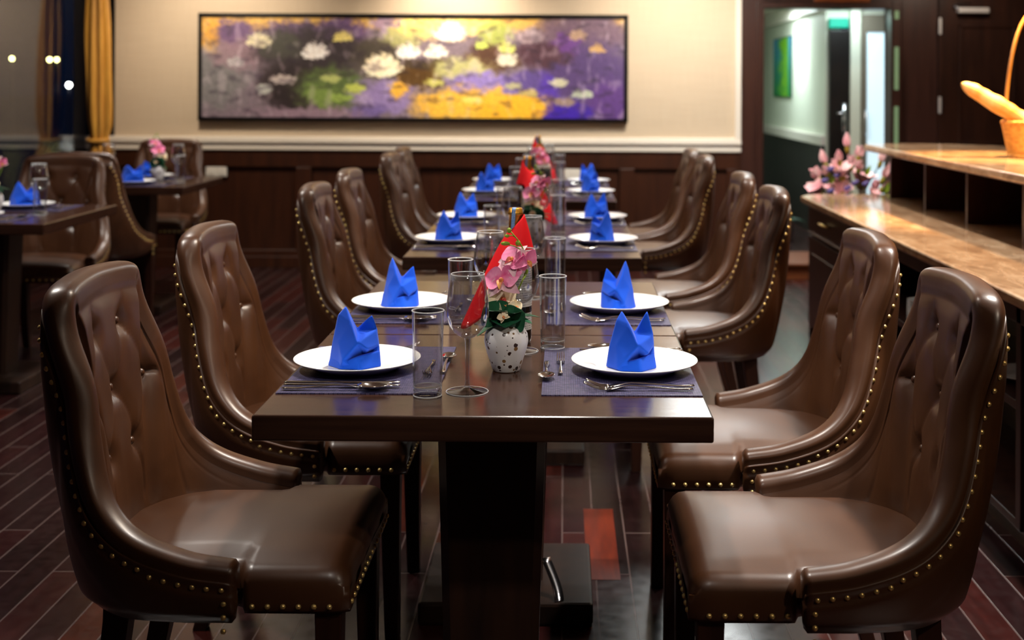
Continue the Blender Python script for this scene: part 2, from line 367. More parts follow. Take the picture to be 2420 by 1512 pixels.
def spline(pts, n):
    """Catmull-Rom through tuples of any size, evenly spaced along the first three coordinates."""
    pts = [list(p) for p in pts]; K = len(pts)
    d = [0]
    for i in range(1, K): d.append(d[-1] + max(1e-6, math.dist(pts[i][:3], pts[i - 1][:3])))
    out = []
    for q in range(n):
        s = d[-1] * q / (n - 1); i = 0
        while i < K - 2 and s > d[i + 1]: i += 1
        t = (s - d[i]) / (d[i + 1] - d[i])
        p1, p2 = pts[i], pts[i + 1]
        h = d[i + 1] - d[i]
        m1 = [(p2[k] - pts[i - 1][k]) / (d[i + 1] - d[i - 1]) * h for k in range(len(p1))] if i > 0 else [p2[k] - p1[k] for k in range(len(p1))]
        m2 = [(pts[i + 2][k] - p1[k]) / (d[i + 2] - d[i]) * h for k in range(len(p1))] if i + 2 < K else [p2[k] - p1[k] for k in range(len(p1))]
        t2, t3 = t * t, t * t * t
        out.append([(2 * t3 - 3 * t2 + 1) * p1[k] + (t3 - 2 * t2 + t) * m1[k] + (-2 * t3 + 3 * t2) * p2[k] + (t3 - t2) * m2[k] for k in range(len(p1))])
    return out
def smooth01(x): x = max(0., min(1., x)); return x * x * (3 - 2 * x)

# ------------------------------------------------------------------ room shell
WY = 9.2            # picture wall
XL, XR, YB = -3.458, 3.4, -2.2
b = MB(); b.box(XL - .2, XR + .2, YB - .2, WY, -.1, 0); struct(b.build('floor', 'floor', smooth=False))
b = MB(); b.box(.066, .157, 3.40, 3.97, -.004, .0008); struct(b.build('floor_plank', 'orange_plank', smooth=False))
b = MB(); b.box(XL - .2, XR + .2, YB - .2, WY + .1, CEIL, CEIL + .1); struct(b.build('ceiling', 'ceiling', smooth=False))
DX0, DX1, DZ = 1.435, 2.36, 1.894
b = MB(); b.box(XL - .1, 1.276, WY, WY + .12, .86, CEIL); struct(b.build('wall_back', 'wall', smooth=False))
# wainscot with recessed panels
b = MB(); b.box(XL - .1, 1.276, WY + .005, WY + .12, 0, .86)
b.box(XL, 1.276, WY - .02, WY + .01, .73, .86); b.box(XL, 1.276, WY - .02, WY + .01, 0, .13)
xs = -3.5
while xs < 1.3:
    b.box(xs, min(xs + .11, 1.276), WY - .02, WY + .01, .13, .73); xs += .78
struct(b.build('wall_back_wainscot', 'wain', smooth=False, bevel=.004))
b = MB(); b.box(XL, 1.276, WY - .032, WY - .02, 0, .085); struct(b.build('baseboard_back', 'wain', smooth=False, bevel=.004))
b = MB(); b.box(XL, 1.278, WY - .035, WY, .853, .925); b.box(XL, 1.278, WY - .05, WY, .905, .935); b.box(XL, 1.278, WY - .03, WY, .935, .95)
b.box(1.236, 1.278, WY - .03, WY, .95, CEIL); struct(b.build('trim_1', 'white_trim', smooth=False, bevel=.004))
# dark wood wall with doorway
b = MB(); b.box(1.276, DX0 - .03, WY - .02, WY + .14, 0, CEIL); b.box(DX0 - .03, DX1 + .08, WY - .02, WY + .14, DZ + .03, CEIL); b.box(DX1 + .08, XR + .1, WY, WY + .14, 0, CEIL)
struct(b.build('wall_back_panelling', 'dark_wood', smooth=False, bevel=.004))
b = MB(); b.box(DX0 - .05, DX0, WY - .04, WY + .16, 0.1, DZ + .05); b.box(DX1, DX1 + .07, WY - .04, WY + .16, 0, DZ + .05); b.box(DX0, DX1, WY - .04, WY + .16, DZ, DZ + .05)
struct(b.build('trim_2', 'dark_wood', smooth=False, bevel=.004))
b = MB(); b.box(XL, XL + .2, WY - .012, WY, .95, CEIL); struct(b.build('trim_7', 'black', smooth=False))
# closed panelled door right of the doorway
d = MB(); d.box(2.70, 3.36, WY - .05, WY, 0.02, 1.99)
door = struct(d.build('door_1', 'cab_wood', smooth=False, bevel=.004))
d = MB()
for z0, z1 in ((.15, .78), (.92, 1.78)):
    for x0, x1, a0, a1 in ((2.84, 3.25, z1 - .02, z1), (2.84, 3.25, z0, z0 + .02), (2.84, 2.86, z0, z1), (3.23, 3.25, z0, z1)):
        d.box(x0, x1, WY - .062, WY - .05, a0, a1)
d.build('door_panel', 'cab_wood', door, smooth=False, bevel=.005)
for z in (1.77, 1.20):
    d = MB(); d.box(2.695, 2.715, WY - .06, WY - .045, z - .06, z + .06); d.build('hinge', 'satin', door, smooth=False, bevel=.003)
t = thing('door_closer', 'chrome door closer on top of the dark panelled door', 'door closer', (2.93, WY - .05, 1.88))
d = MB(); d.box(-.11, .11, -.07, 0, -.018, .022); d.build('body', 'satin', t, smooth=False, bevel=.008)
d = MB(); d.tube([(-.09, -.05, .02), (-.14, -.03, .03), (-.12, -.005, .05), (.0, -.005, .055)], .006); d.build('arm', 'chrome', t)
# plaque above the doorway
d = MB(); d.box(1.80, 2.20, WY - .055, WY - .02, 1.94, 2.06)
tag(d.build('sign_plaque', 'plaque', smooth=False, bevel=.006), 'brown wooden sign plaque above the lit doorway', 'sign')
# side walls
b = MB(); b.box(XR, XR + .1, YB, WY, 0, CEIL); struct(b.build('wall_right', 'dark_wood', smooth=False))
b = MB(); b.box(XL - .1, XR + .1, YB - .1, YB, 0, CEIL); struct(b.build('wall_front', 'dark_wood', smooth=False))
b = MB(); b.box(XL - .1, XL, YB, WY, 0, .42); b.box(XL - .1, XL, YB, WY, 2.25, CEIL)
struct(b.build('wall_left', 'dark_wood', smooth=False, bevel=.004))
b = MB()
for y in (YB + .05, 1.2, 4.4):
    b.box(XL - .08, XL + .01, y - .05, y + .05, .42, 2.25)
win = struct(b.build('window_1', 'black', smooth=False, bevel=.004))
b = MB(); b.box(XL, XL + .006, YB, WY - .006, .42, 2.25); b.build('glass_pane', 'pane', win, smooth=False)
# corridor behind the doorway
FZ = .11
b = MB(); b.box(1.0, 3.2, WY + .14, 15.2, FZ - .1, FZ); struct(b.build('floor_corridor', 'floor', smooth=False))
b = MB(); b.box(1.35, 2.5, 8.72, WY + .16, 0, FZ - .012); b.box(1.345, 2.505, 8.70, WY + .16, FZ - .012, FZ + .006)
struct(b.build('trim_step', 'step_wood', smooth=False, bevel=.004))
b = MB(); b.box(1.0, 3.2, WY + .14, 15.2, 2.06, 2.14); struct(b.build('ceiling_corridor', 'ceiling', smooth=False))
b = MB(); b.box(2.08, 2.2, 10.12, 15.2, FZ, 2.06); b.box(2.2, 2.4, 10.12, 10.2, 1.86, 2.06); b.box(2.62, 3.2, 10.1, 10.2, FZ, 2.06); b.box(2.27, 2.62, 10.1, 10.2, 1.84, 2.06)
b.box(.9, 1.0, WY + .14, 15.2, FZ, 2.06); b.box(.9, 3.3, 15.2, 15.3, FZ, 2.06); b.box(3.1, 3.2, WY + .14, 10.2, FZ, 2.06)
struct(b.build('wall_corridor', 'corr_wall', smooth=False))
b = MB(); b.box(2.06, 2.08, 10.12, 15.2, FZ, .86); struct(b.build('wall_corridor_wainscot', 'corr_dark', smooth=False))
b = MB(); b.box(2.045, 2.08, 10.12, 15.2, .86, .94); struct(b.build('trim_3', 'white_trim', smooth=False, bevel=.004))
b = MB(); b.box(2.03, 2.08, 10.12, 15.2, 1.93, 2.06); struct(b.build('trim_4', 'white_trim', smooth=False, bevel=.012))
d = MB(); d.box(2.10, 2.26, 10.06, 10.12, FZ, 1.78); dd = struct(d.build('door_2', 'corr_dark', smooth=False, bevel=.004))
d = MB(); d.box(2.20, 2.235, 10.045, 10.06, .92, 1.2); d.tube([(2.22, 10.05, 1.12), (2.22, 10.01, 1.12), (2.15, 10.005, 1.12)], .011); d.build('door_handle', 'chrome', dd)
d = MB(); d.box(2.10, 2.25, 10.06, 10.12, 1.80, 1.875); tag(d.build('lit_sign', 'teal_sign', smooth=False, bevel=.003), 'glowing teal sign above the dark corridor door', 'sign')
d = MB(); d.box(2.265, 2.345, 10.04, 10.12, FZ, 2.0); struct(d.build('trim_5', 'corr_wall', smooth=False, bevel=.006))
d = MB(); d.box(2.35, 2.385, 10.02, 10.06, FZ, 1.9); d.box(2.585, 2.62, 10.02, 10.06, FZ, 1.9); d.box(2.385, 2.585, 10.02, 10.06, 1.765, 1.9); d.box(2.385, 2.585, 10.02, 10.06, FZ, .3)
dd = struct(d.build('door_3', 'door_grey', smooth=False, bevel=.004))
d = MB(); d.box(2.385, 2.585, 10.035, 10.045, .3, 1.765); d.build('frosted_pane', 'frosted', dd, smooth=False)
d = MB(); d.tube([(2.37, 10.0, .95), (2.37, 9.98, .97), (2.37, 9.98, 1.13), (2.37, 10.0, 1.15)], .009); d.build('door_handle', 'chrome', dd)
# doorway's glazed edge strips on the right jamb
d = MB(); d.box(DX1 + .02, DX1 + .05, WY - .043, WY - .039, 1.82, 1.88); d.box(DX1 + .02, DX1 + .05, WY - .043, WY - .039, 1.31, 1.62); d.box(DX1 + .02, DX1 + .05, WY - .043, WY - .039, .9, 1.19)
struct(d.build('trim_6', 'slot_glass', smooth=False))

# ------------------------------------------------------------------ painted canvases
def paint_canvas(name, W, H, nx, nz, colour, parent):
    me = bpy.data.meshes.new(name); vs_ = []; fs = []
    for k in range(nz + 1):
        for i in range(nx + 1): vs_.append((W * (i / nx - .5), 0, H * (.5 - k / nz)))
    for k in range(nz):
        for i in range(nx): a = k * (nx + 1) + i; fs.append((a, a + nx + 1, a + nx + 2, a + 1))
    off = len(vs_)
    e = .012
    vs_ += [(sx * W / 2, e, sz * H / 2) for sz in (1, -1) for sx in (-1, 1)]
    c00, c01, c10, c11 = 0, nx, nz * (nx + 1), nz * (nx + 1) + nx
    fs += [(off, off + 1, off + 3, off + 2), (c00, c01, off + 1, off), (c10, off + 2, off + 3, c11), (c00, off, off + 2, c10), (c01, c11, off + 3, off + 1)]
    me.from_pydata(vs_, [], fs); me.materials.append(M['canvas'])
    ca = me.color_attributes.new('paint', 'FLOAT_COLOR', 'POINT')
    for idx, p in enumerate(vs_):
        u, v_ = p[0] / W + .5, .5 - p[2] / H
        ca.data[idx].color = (*colour(u, v_), 1)
    o = bpy.data.objects.new(name, me); COL.objects.link(o); o.parent = parent
    return o
from mathutils import noise as mn
def lotus_paint(u, v):
    x, y = 45 + 2325 * u, 48 + 540 * v
    nz = lambda s, o=0.: mn.fractal(Vector((x / s + o, y / s * 1.3, o)), 1.0, 2.0, 4)
    wx, wy = x + 42 * nz(70, 3), y + 30 * nz(60, 9)
    wx += 22 * nz(22, 41); wy += 20 * nz(20, 47)
    wx2, wy2 = x + 20 * nz(26, 5), y + 16 * nz(22, 15)
    col = [128, 116, 126]
    def mixc(c, a):
        a = max(0., min(1., a))
        for k in range(3): col[k] += (c[k] - col[k]) * a
    def blob(cx, cy, rx, ry, c, a=1., soft=.35, fine=False):
        X, Y = (wx2, wy2) if fine else (wx, wy)
        d_ = math.hypot((X - cx) / rx, (Y - cy) / ry)
        mixc(c, a * (1 - smooth01((d_ - (1 - soft)) / (2 * soft))))
    mixc((204, 166, 96), 1 - smooth01((wy - 90) / 50))
    blob(90, 140, 60, 110, (206, 156, 74), .9); blob(110, 380, 180, 160, (124, 122, 124))
    blob(230, 130, 110, 60, (112, 90, 122)); blob(250, 250, 150, 80, (150, 124, 134), .7); blob(560, 120, 190, 46, (108, 88, 116)); blob(800, 120, 160, 60, (112, 90, 126))
    blob(1330, 90, 280, 70, (250, 214, 130)); blob(1050, 80, 60, 60, (150, 130, 170), .8)
    blob(2150, 120, 260, 110, (118, 98, 112)); blob(2150, 380, 300, 200, (92, 74, 116)); blob(2290, 500, 120, 120, (98, 70, 128))
    blob(640, 240, 300, 130, (66, 58, 62)); blob(560, 420, 190, 130, (54, 44, 46)); blob(480, 200, 110, 70, (78, 78, 70), .9)
    blob(760, 430, 200, 110, (96, 112, 70)); blob(700, 470, 90, 60, (130, 152, 84), .8)
    blob(1020, 260, 150, 110, (84, 78, 70)); blob(1330, 340, 220, 70, (74, 62, 46)); blob(1240, 370, 120, 55, (96, 72, 36), .9)
    blob(1640, 260, 130, 80, (92, 68, 54)); blob(1920, 240, 150, 70, (86, 62, 72)); blob(1480, 330, 160, 70, (196, 196, 140), .85)
    blob(1140, 160, 100, 50, (176, 176, 120), .8); blob(1660, 120, 90, 70, (158, 168, 90), .9); blob(2060, 180, 80, 50, (112, 74, 140), .8)
    blob(1050, 480, 190, 90, (146, 130, 176)); blob(950, 560, 120, 40, (120, 106, 160)); blob(1130, 430, 50, 40, (226, 176, 76)); blob(1600, 400, 220, 60, (148, 132, 192)); blob(620, 570, 320, 36, (146, 126, 140))
    blob(1480, 520, 270, 90, (232, 184, 78)); blob(1760, 530, 210, 70, (232, 178, 60)); blob(1660, 470, 50, 60, (236, 184, 76), .9); blob(1880, 400, 140, 60, (100, 84, 140))
    blob(2060, 570, 130, 70, (72, 46, 160)); blob(1950, 420, 60, 60, (92, 66, 168), .8)
    # flowers: petals fanned from a base
    def lotus(cx, cy, r, c, n=7, spread=2.4):
        for k in range(n):
            a = -PI / 2 + spread * (k / (n - 1) - .5)
            px_, py_ = cx + .55 * r * math.cos(a), cy + .25 * r + .6 * r * math.sin(a)
            dx, dy = wx2 - px_, wy2 - py_
            al = dx * math.cos(a) + dy * math.sin(a); ac = -dx * math.sin(a) + dy * math.cos(a)
            d_ = math.hypot(al / (.62 * r), ac / (.24 * r))
            sh = 1 - .10 * (k % 2)
            mixc([q * sh for q in c], (1 - smooth01((d_ - .75) / .4)))
    for args in ((360, 190, 66, (214, 206, 176)), (665, 250, 72, (238, 232, 226)), (820, 165, 52, (222, 206, 130)), (1040, 335, 104, (255, 240, 204)), (1180, 245, 66, (250, 242, 228)),
                 (1330, 245, 62, (255, 246, 220)), (1412, 145, 84, (255, 250, 226)), (1725, 285, 60, (216, 208, 190)), (1850, 160, 70, (158, 140, 146)), (2110, 150, 50, (178, 150, 130)), (2220, 220, 40, (190, 156, 110)), (1720, 220, 50, (198, 204, 120)), (1580, 200, 36, (190, 206, 110)), (230, 300, 46, (176, 170, 174))):
        lotus(*args)
    for cx, cy, rx, ry, c in ((490, 385, 70, 24, (186, 176, 172)), (388, 438, 46, 26, (180, 182, 178)), (755, 378, 58, 24, (176, 184, 120)), (890, 432, 56, 26, (186, 196, 104)), (815, 482, 66, 20, (150, 172, 92)),
                              (1760, 416, 50, 17, (176, 172, 140)), (2010, 396, 54, 22, (190, 188, 160)), (2140, 456, 58, 22, (176, 184, 164)), (1530, 490, 54, 17, (226, 214, 120)), (1320, 398, 52, 20, (196, 194, 116)), (1845, 452, 54, 20, (186, 170, 110)), (2040, 500, 60, 22, (150, 132, 120))):
        blob(cx, cy, rx, ry, c, .95, .22, True)
    st = mn.fractal(Vector((x / 45, y / 90, 7)), 1, 2, 3); mixc((214, 200, 210), smooth01((st - .18) * 3) * .26); st = mn.fractal(Vector((x / 80, y / 34, 17)), 1, 2, 3); mixc((56, 46, 60), smooth01((st - .18) * 3) * .35)
    g = nz(12, 31); s_ = 1.06 + .18 * g
    lum = srgb(*[max(0, min(255, ((q - 122) * 1.18 + 116) * s_)) for q in col])
    return lum
t = thing('wall_painting', 'wide lotus pond painting in a thin black frame on the cream wall', 'painting', (-1.092, WY - .03, 1.452))
W_, H_ = 3.10, .775
paint_canvas('canvas', W_ - .05, H_ - .05, 420, 110, lotus_paint, t).location = (0, -.01, 0)
b = MB(); f_ = .026
b.box(-W_ / 2, W_ / 2, -.025, .03, H_ / 2 - f_, H_ / 2); b.box(-W_ / 2, W_ / 2, -.025, .03, -H_ / 2, -H_ / 2 + f_)
b.box(-W_ / 2, -W_ / 2 + f_, -.025, .03, -H_ / 2, H_ / 2); b.box(W_ / 2 - f_, W_ / 2, -.025, .03, -H_ / 2, H_ / 2)
b.build('frame', 'black', t, smooth=False)
def corr_paint(u, v):
    n_ = mn.fractal(Vector((u * 3, v * 5, 2)), 1, 2, 3); a = smooth01(u + .35 * n_)
    c = [30 + 40 * (1 - v), 150 - 20 * v, 190 - 120 * v]
    k = smooth01((u - .25 + .3 * n_) * 2.4); c2 = [120, 190, 40]
    k *= 1 - smooth01((u - .75) * 5)
    c = [c[i] * (1 - k) + c2[i] * k for i in range(3)]
    return srgb(*[max(0, min(255, q)) for q in c])
t = thing('corridor_painting', 'small blue and green abstract canvas on the corridor wall', 'painting', (2.065, 12.08, 1.515), -PI / 2)
paint_canvas('canvas', .95, .55, 40, 24, corr_paint, t)
b = MB(); b.box(-.485, .485, .004, .014, -.285, .285); b.build('frame', 'black', t, smooth=False)

# outlets
for x, z, lb in ((-2.517, .70, 'white double socket plate on the wainscot behind the window tables'), (.04, .685, 'white double socket plate on the wainscot behind the far end of the long table')):
    t = thing('wall_socket', lb, 'socket', (x, WY - .004 - .02 + .029 - .03 + .02, z))
    b = MB(); b.box(-.077, .077, -.012, .0, -.043, .043); b.build('cover_plate', 'outlet', t, smooth=False, bevel=.006)
    for s in (-.036, .036):
        b = MB(); b.box(s - .024, s + .024, -.016, -.011, -.026, .026); b.build('socket_face', 'outlet', t, smooth=False, bevel=.003)

# ------------------------------------------------------------------ curtain, sea and shore lamps
t = thing('curtain', 'gold tied curtain hanging in the corner by the window', 'curtain', (-3.288, 8.95, 0))
b = MB(); rows = []
zs = [2.3 - 1.95 * k / 60 for k in range(61)]
for z in zs:
    tie = math.exp(-((z - .93) / .09) ** 2); wd = .078 - .022 * tie + .02 * smooth01((.9 - z) / .4) - .02 * smooth01((z - 1.6) / .6)
    row = []
    for j in range(97):
        a = 2 * PI * j / 96
        fold = 1 + (.22 - .06 * tie) * math.sin(9 * a + .9 * math.sin(z * 2.1)) + .08 * math.sin(4 * a + z * 3) + .05 * tie * math.sin(17 * a + z * 30)
        row.append((wd * fold * math.cos(a) + .015 * math.sin(z * 2), .6 * wd * fold * math.sin(a), z))
    rows.append(row)
b.grid(rows); b.build('drape', 'curtain', t)
b = MB(); b.tube([(.066 * math.cos(a), .045 * math.sin(a), .93 + .01 * math.sin(a)) for a in [2 * PI * k / 24 for k in range(25)]], .018, 8); b.build('tie_band', 'curtain', t)
b = MB(); b.add([(-300, -40, -2.2), (XL - 1, -40, -2.2), (XL - 1, 380, -2.2), (-300, 380, -2.2)], [(0, 1, 2, 3)]); struct(b.build('sea', 'sea', smooth=False))
for px, py, mt, rr, lb in ((28, 145, 'shore_yellow', .10, 'leftmost yellow shore lamp seen through the night window'), (117, 147, 'shore_yellow', .11, 'yellow shore lamp just left of its twin beside the window edge'), (134, 147, 'shore_yellow', .10, 'yellow shore lamp just right of its twin beside the window edge'), (163, 207, 'shore_white', .13, 'white shore lamp low over the water outside the window')):
    c = P(px, py, 95); t = thing('shore_lamp', lb, 'lamp', (c.x, c.y, -2.2), 0, 'shore lamps')
    b = MB(); b.tube([(0, 0, 0), (0, 0, c.z + 2.2 - rr)], .03, 6); b.build('post', 'black', t)
    b = MB(); b.ball((0, 0, c.z + 2.2), rr * 1.2, 10, 6); b.build('lamp_globe', mt, t)
# ------------------------------------------------------------------ leather dining chair (faces +x, origin on the floor)
HALF = [  # roll crest x,y,z | outer bottom x,y | inner bottom x,y
    (.075, .262, .497, .075, .265, .075, .213), (-.008, .266, .512, -.03, .265, -.02, .213), (-.10, .262, .548, -.12, .25, -.095, .20),
    (-.155, .25, .605, -.175, .215, -.14, .165), (-.19, .232, .70, -.215, .17, -.163, .125), (-.212, .212, .80, -.232, .13, -.175, .095),
    (-.242, .202, .88, -.242, .10, -.18, .075), (-.256, .197, .925, -.246, .08, -.182, .06), (-.264, .182, .948, -.249, .065, -.184, .05),
    (-.270, .150, .958, -.251, .05, -.185, .04), (-.276, .10, .962, -.253, .034, -.186, .027), (-.281, .05, .964, -.254, .018, -.186, .015), (-.283, 0, .965, -.255, 0, -.187, 0)]
FULL = HALF + [(a[0], -a[1], a[2], a[3], -a[4], a[5], -a[6]) for a in HALF[-2::-1]]
BUTTONS = [(.066, .850), (-.066, .850), (.138, .732), (0., .732), (-.138, .732), (.066, .612), (-.066, .612)]
CREASES = [((.066, .850), (0, .732)), ((-.066, .850), (0, .732)), ((.066, .850), (.138, .732)), ((-.066, .850), (-.138, .732)),
           ((.138, .732), (.066, .612)), ((-.138, .732), (-.066, .612)), ((0, .732), (.066, .612)), ((0, .732), (-.066, .612)),
           ((.066, .850), (.072, .965)), ((-.066, .850), (-.072, .965)), ((.066, .612), (.075, .50)), ((-.066, .612), (-.075, .50)),
           ((.138, .732), (.25, .736)), ((-.138, .732), (-.25, .736))]
def seg_d(y, z, a, b):
    ax, az = a; bx, bz = b; dx, dz = bx - ax, bz - az
    t = max(0., min(1., ((y - ax) * dx + (z - az) * dz) / (dx * dx + dz * dz)))
    bow = .010 * math.sin(PI * t) * (1 if ax + bx > 0 else -1)
    return math.hypot(y - ax - t * dx - (bow if abs(az - bz) > .05 else 0), z - az - t * dz)
def make_chair():
    cols = spline(FULL, 225); K = len(cols)
    R0 = .029; rows = []; nail_path = []; inner = []
    Ts = [Vector(c[:3]) for c in cols]
    frames = []
    for i in range(K):
        T = Ts[i]; tan = (Ts[min(i + 3, K - 1)] - Ts[max(i - 3, 0)]).normalized()
        B = Vector((cols[i][3], cols[i][4], .385)); d = (B - T)
        n = tan.cross(d).normalized()
        if n.dot(Vector((.05, 0, T.z)) - T) < 0 and abs(T.y) > .05: n = -n
        if abs(T.y) <= .17 and T.z > .9 and n.x < 0: n = -n
        frames.append((n, tan))
    for i in range(K):      # smooth the cross directions along the crest
        n = Vector((0, 0, 0))
        for k in range(-5, 6): n += frames[max(0, min(K - 1, i + k))][0]
        n.normalize(); T = Ts[i]; tan = frames[i][1]
        n = (n - tan * n.dot(tan)).normalized()
        B = Vector((cols[i][3], cols[i][4], .385)); Bi = Vector((cols[i][5], cols[i][6], .405))
        d = (B - T).normalized(); e = -(d - tan * d.dot(tan)); e = (e - n * e.dot(n)).normalized()
        up = smooth01((T.z - .5) / .22)
        c = T - e * R0; T0 = c - n * R0; T1 = c + n * R0
        row = []
        # outer face, bottom to roll
        mid = (T0 + B) / 2; out = Vector((mid.x + .05, mid.y, 0)).normalized()
        C = mid + out * (.012 + .030 * up)
        L = (T0 - B).length; NO = 22; ts = [1 - (k / NO) ** 1.35 for k in range(NO + 1)]
        outer = []
        for t in ts:
            q = B * t * t + 2 * t * (1 - t) * C + T0 * (1 - t) ** 2
            s = (q - T0).length
            off = -.003 * math.exp(-((s - .018) / .007) ** 2) + .003 * smooth01((s - .020) / .012)
            taper = smooth01((q.z - .383) / .03)
            q2 = q - n * off if s < .1 else q - n * off * .6
            q2 = q2 - out * (1 - taper) * .016
            outer.append(q2)
        nail = min(range(len(outer)), key=lambda k: abs((outer[k] - T0).length - .018))
        # exact nail line point
        a_, b_ = None, None
        for k in range(len(outer) - 1):
            if (outer[k] - T0).length <= .018 <= (outer[k + 1] - T0).length:
                s0, s1 = (outer[k] - T0).length, (outer[k + 1] - T0).length
                nail_path.append((outer[k].lerp(outer[k + 1], (.018 - s0) / max(1e-6, s1 - s0)) - n * .001, -n, T.z)); break
        else: nail_path.append((outer[nail], -n, T.z))
        row += outer[::-1]
        for k in range(1, 12):
            ph = -PI / 2 + PI * k / 12
            sn, cs = math.sin(ph), math.cos(ph)
            row.append(c + n * R0 * math.copysign(abs(sn) ** .72, sn) + e * R0 * abs(cs) ** .72)
        # inner face, roll to seat
        NI = 76
        for k in range(NI + 1):
            t = (k / NI); t = t ** 1.0
            midi = (T1 + Bi) / 2; Ci = midi + n * (.004 + .006 * up)
            q = Bi * t * t + 2 * t * (1 - t) * Ci + T1 * (1 - t) ** 2
            s = (q - T1).length
            rec = (.0015 * smooth01((s - .012) / .04) + .0032 * math.exp(-((s - .024) / .0042) ** 2)) * up
            disp = rec
            if q.z > .46 and abs(q.y) < .27:
                y, z = q.y, q.z; m_ = smooth01((s - .026) / .03) * smooth01((z - .47) / .05) * up
                dd = 0
                for by, bz in BUTTONS: dd += (.015 if abs(by) < .1 else .005) * math.exp(-((y - by) ** 2 + (z - bz) ** 2) / (2 * .016 ** 2))
                cd = min(seg_d(y, z, *cr) for cr in CREASES)
                dd += .0046 * math.exp(-(cd / .0048) ** 2) + .0036 * math.exp(-(cd / .022) ** 2) - .0042
                disp += min(dd, .03) * m_
                # stitched seam of the wing
                disp += .002 * math.exp(-((abs(y) - .185) / .004) ** 2) * smooth01((.7 - z) / .05)
            q = q - n * disp
            row.append(q)
            if abs(q.y) < .2 and q.z > .55: inner.append((q, n))
        rows.append(row)
    root = thing('dining_chair', '', 'chair')
    b = MB(); b.grid(rows, close_v=True)
    m_ = len(rows[0])
    for rr, rev in ((rows[0], False), (rows[-1], True)):
        c = sum((Vector(p) for p in rr), Vector()) / m_ + Vector((.006, 0, 0))
        inset = [Vector(p).lerp(c, .16) + Vector((.005, 0, 0)) for p in rr]
        vv = [tuple(p) for p in rr] + [tuple(p) for p in inset] + [tuple(c)]
        fs = [(j, (j + 1) % m_, m_ + (j + 1) % m_, m_ + j) for j in range(m_)] + [(m_ + j, m_ + (j + 1) % m_, 2 * m_) for j in range(m_)]
        b.add(vv, [f[::-1] for f in fs] if rev else fs)
    b.build('backrest', 'leather', root)
    # buttons
    for by, bz in BUTTONS:
        q, n = min(inner, key=lambda a: (a[0].y - by) ** 2 + (a[0].z - bz) ** 2)
        rot = n.to_track_quat('Z', 'Y').to_matrix()
        b = MB(); b.ball((0, 0, 0), (.0085, .0085, .006), 12, 8, rot); b.build('tuft_button', 'leather', root, loc=q + n * .006)
    # seat
    b = MB(); rows = []
    xs = [-.200, -.196, -.185, -.165, -.13, -.08, -.02, .03, .06, .078, .088, .10, .14, .18, .21, .232, .248, .259, .266, .2695, .271]
    for x in xs:
        wd = .212 + .036 * smooth01((x - .072) / .018)
        if x < -.06: wd = .212 * math.sqrt(max(.04, 1 - ((x + .06) / .146) ** 2))
        if x > .235: wd -= .012 * ((x - .235) / .036) ** 2
        top = .478
        rnd = .034; fx = max(0, (x - (.271 - rnd)) / rnd); drop = rnd * (1 - math.sqrt(max(0, 1 - fx * fx)))
        crown = .018 * (1 - ((x - .06) / .24) ** 2) if -.18 < x < .30 else 0
        row = []
        for k in range(9): row.append((x, -wd, .400 + .044 * k / 8 - 0 if True else 0))
        r2 = .034
        base_top = max(.405, top - drop)
        row = [(x, -wd + .004, .398), (x, -wd, .405), (x, -wd - .002, .425), (x, -wd, min(.445, base_top))]
        for k in range(1, 7):
            a = PI / 2 * k / 6
            row.append((x, -wd + r2 * (1 - math.cos(a)), base_top - r2 + r2 * math.sin(a) if base_top - r2 > .405 else .405 + (base_top - .405) * math.sin(a)))
        for k in range(1, 16):
            y = (-wd + r2) + 2 * (wd - r2) * k / 16
            row.append((x, y, base_top + max(0, crown) * (1 - (y / wd) ** 2) * (1 - fx ** 2)))
        for p in row[9::-1]: row.append((x, -p[1], p[2]))
        rows.append(row)
    b.grid(rows, close_v=True)
    for rr, rev in ((rows[0], True), (rows[-1], False)):
        c = sum((Vector(p) for p in rr), Vector()) / len(rr); n_ = len(rr)
        fs = [(j, (j + 1) % n_, n_) for j in range(n_)]; b.add(list(rr) + [tuple(c)], [f[::-1] for f in fs] if rev else fs)
    b.build('seat', 'leather', root)
    # legs
    for sx, sy in ((1, 1), (1, -1), (-1, 1), (-1, -1)):
        b = MB()
        if sx > 0: top, bot, h0, h1 = (.232, .212 * sy), (.238, .214 * sy), .024, .017
        else: top, bot, h0, h1 = (-.16, .15 * sy), (-.235, .165 * sy), .024, .017
        rws = []
        for k in range(9):
            t_ = k / 8; h = h0 + (h1 - h0) * t_; z = .402 * (1 - t_)
            cx = top[0] + (bot[0] - top[0]) * t_ ** 1.6; cy = top[1] + (bot[1] - top[1]) * t_
            rws.append([(cx - h, cy - h, z), (cx + h, cy - h, z), (cx + h, cy + h, z), (cx - h, cy + h, z)])
        b.grid(rws, close_v=True); b.add(rws[0], [(0, 1, 2, 3)]); b.add(rws[-1], [(3, 2, 1, 0)])
        b.build('leg', 'leg_wood', root, smooth=False, bevel=.003)
    # nailhead trims
    def dome(b, p, n, r=.0052):
        rot = Vector(n).to_track_quat('Z', 'Y').to_matrix(); v = []
        for a, h in ((1, 0), (.86, .42), (.5, .72)):
            for j in range(8): v.append(Vector(p) + rot @ Vector((r * a * math.cos(PI * j / 4), r * a * math.sin(PI * j / 4), r * h)))
        v.append(Vector(p) + rot @ Vector((0, 0, r * .82)))
        f = [(i * 8 + j, i * 8 + (j + 1) % 8, i * 8 + 8 + (j + 1) % 8, i * 8 + 8 + j) for i in range(2) for j in range(8)] + [(16 + j, 16 + (j + 1) % 8, 24) for j in range(8)]
        b.add(v, f)
    def run(b, path, step, r=.0052):
        acc = 0; last = path[0]
        dome(b, *last, r)
        for q in path[1:]:
            acc += (q[0] - last[0]).length
            if acc >= step: dome(b, *q, r); acc = 0
            last = q
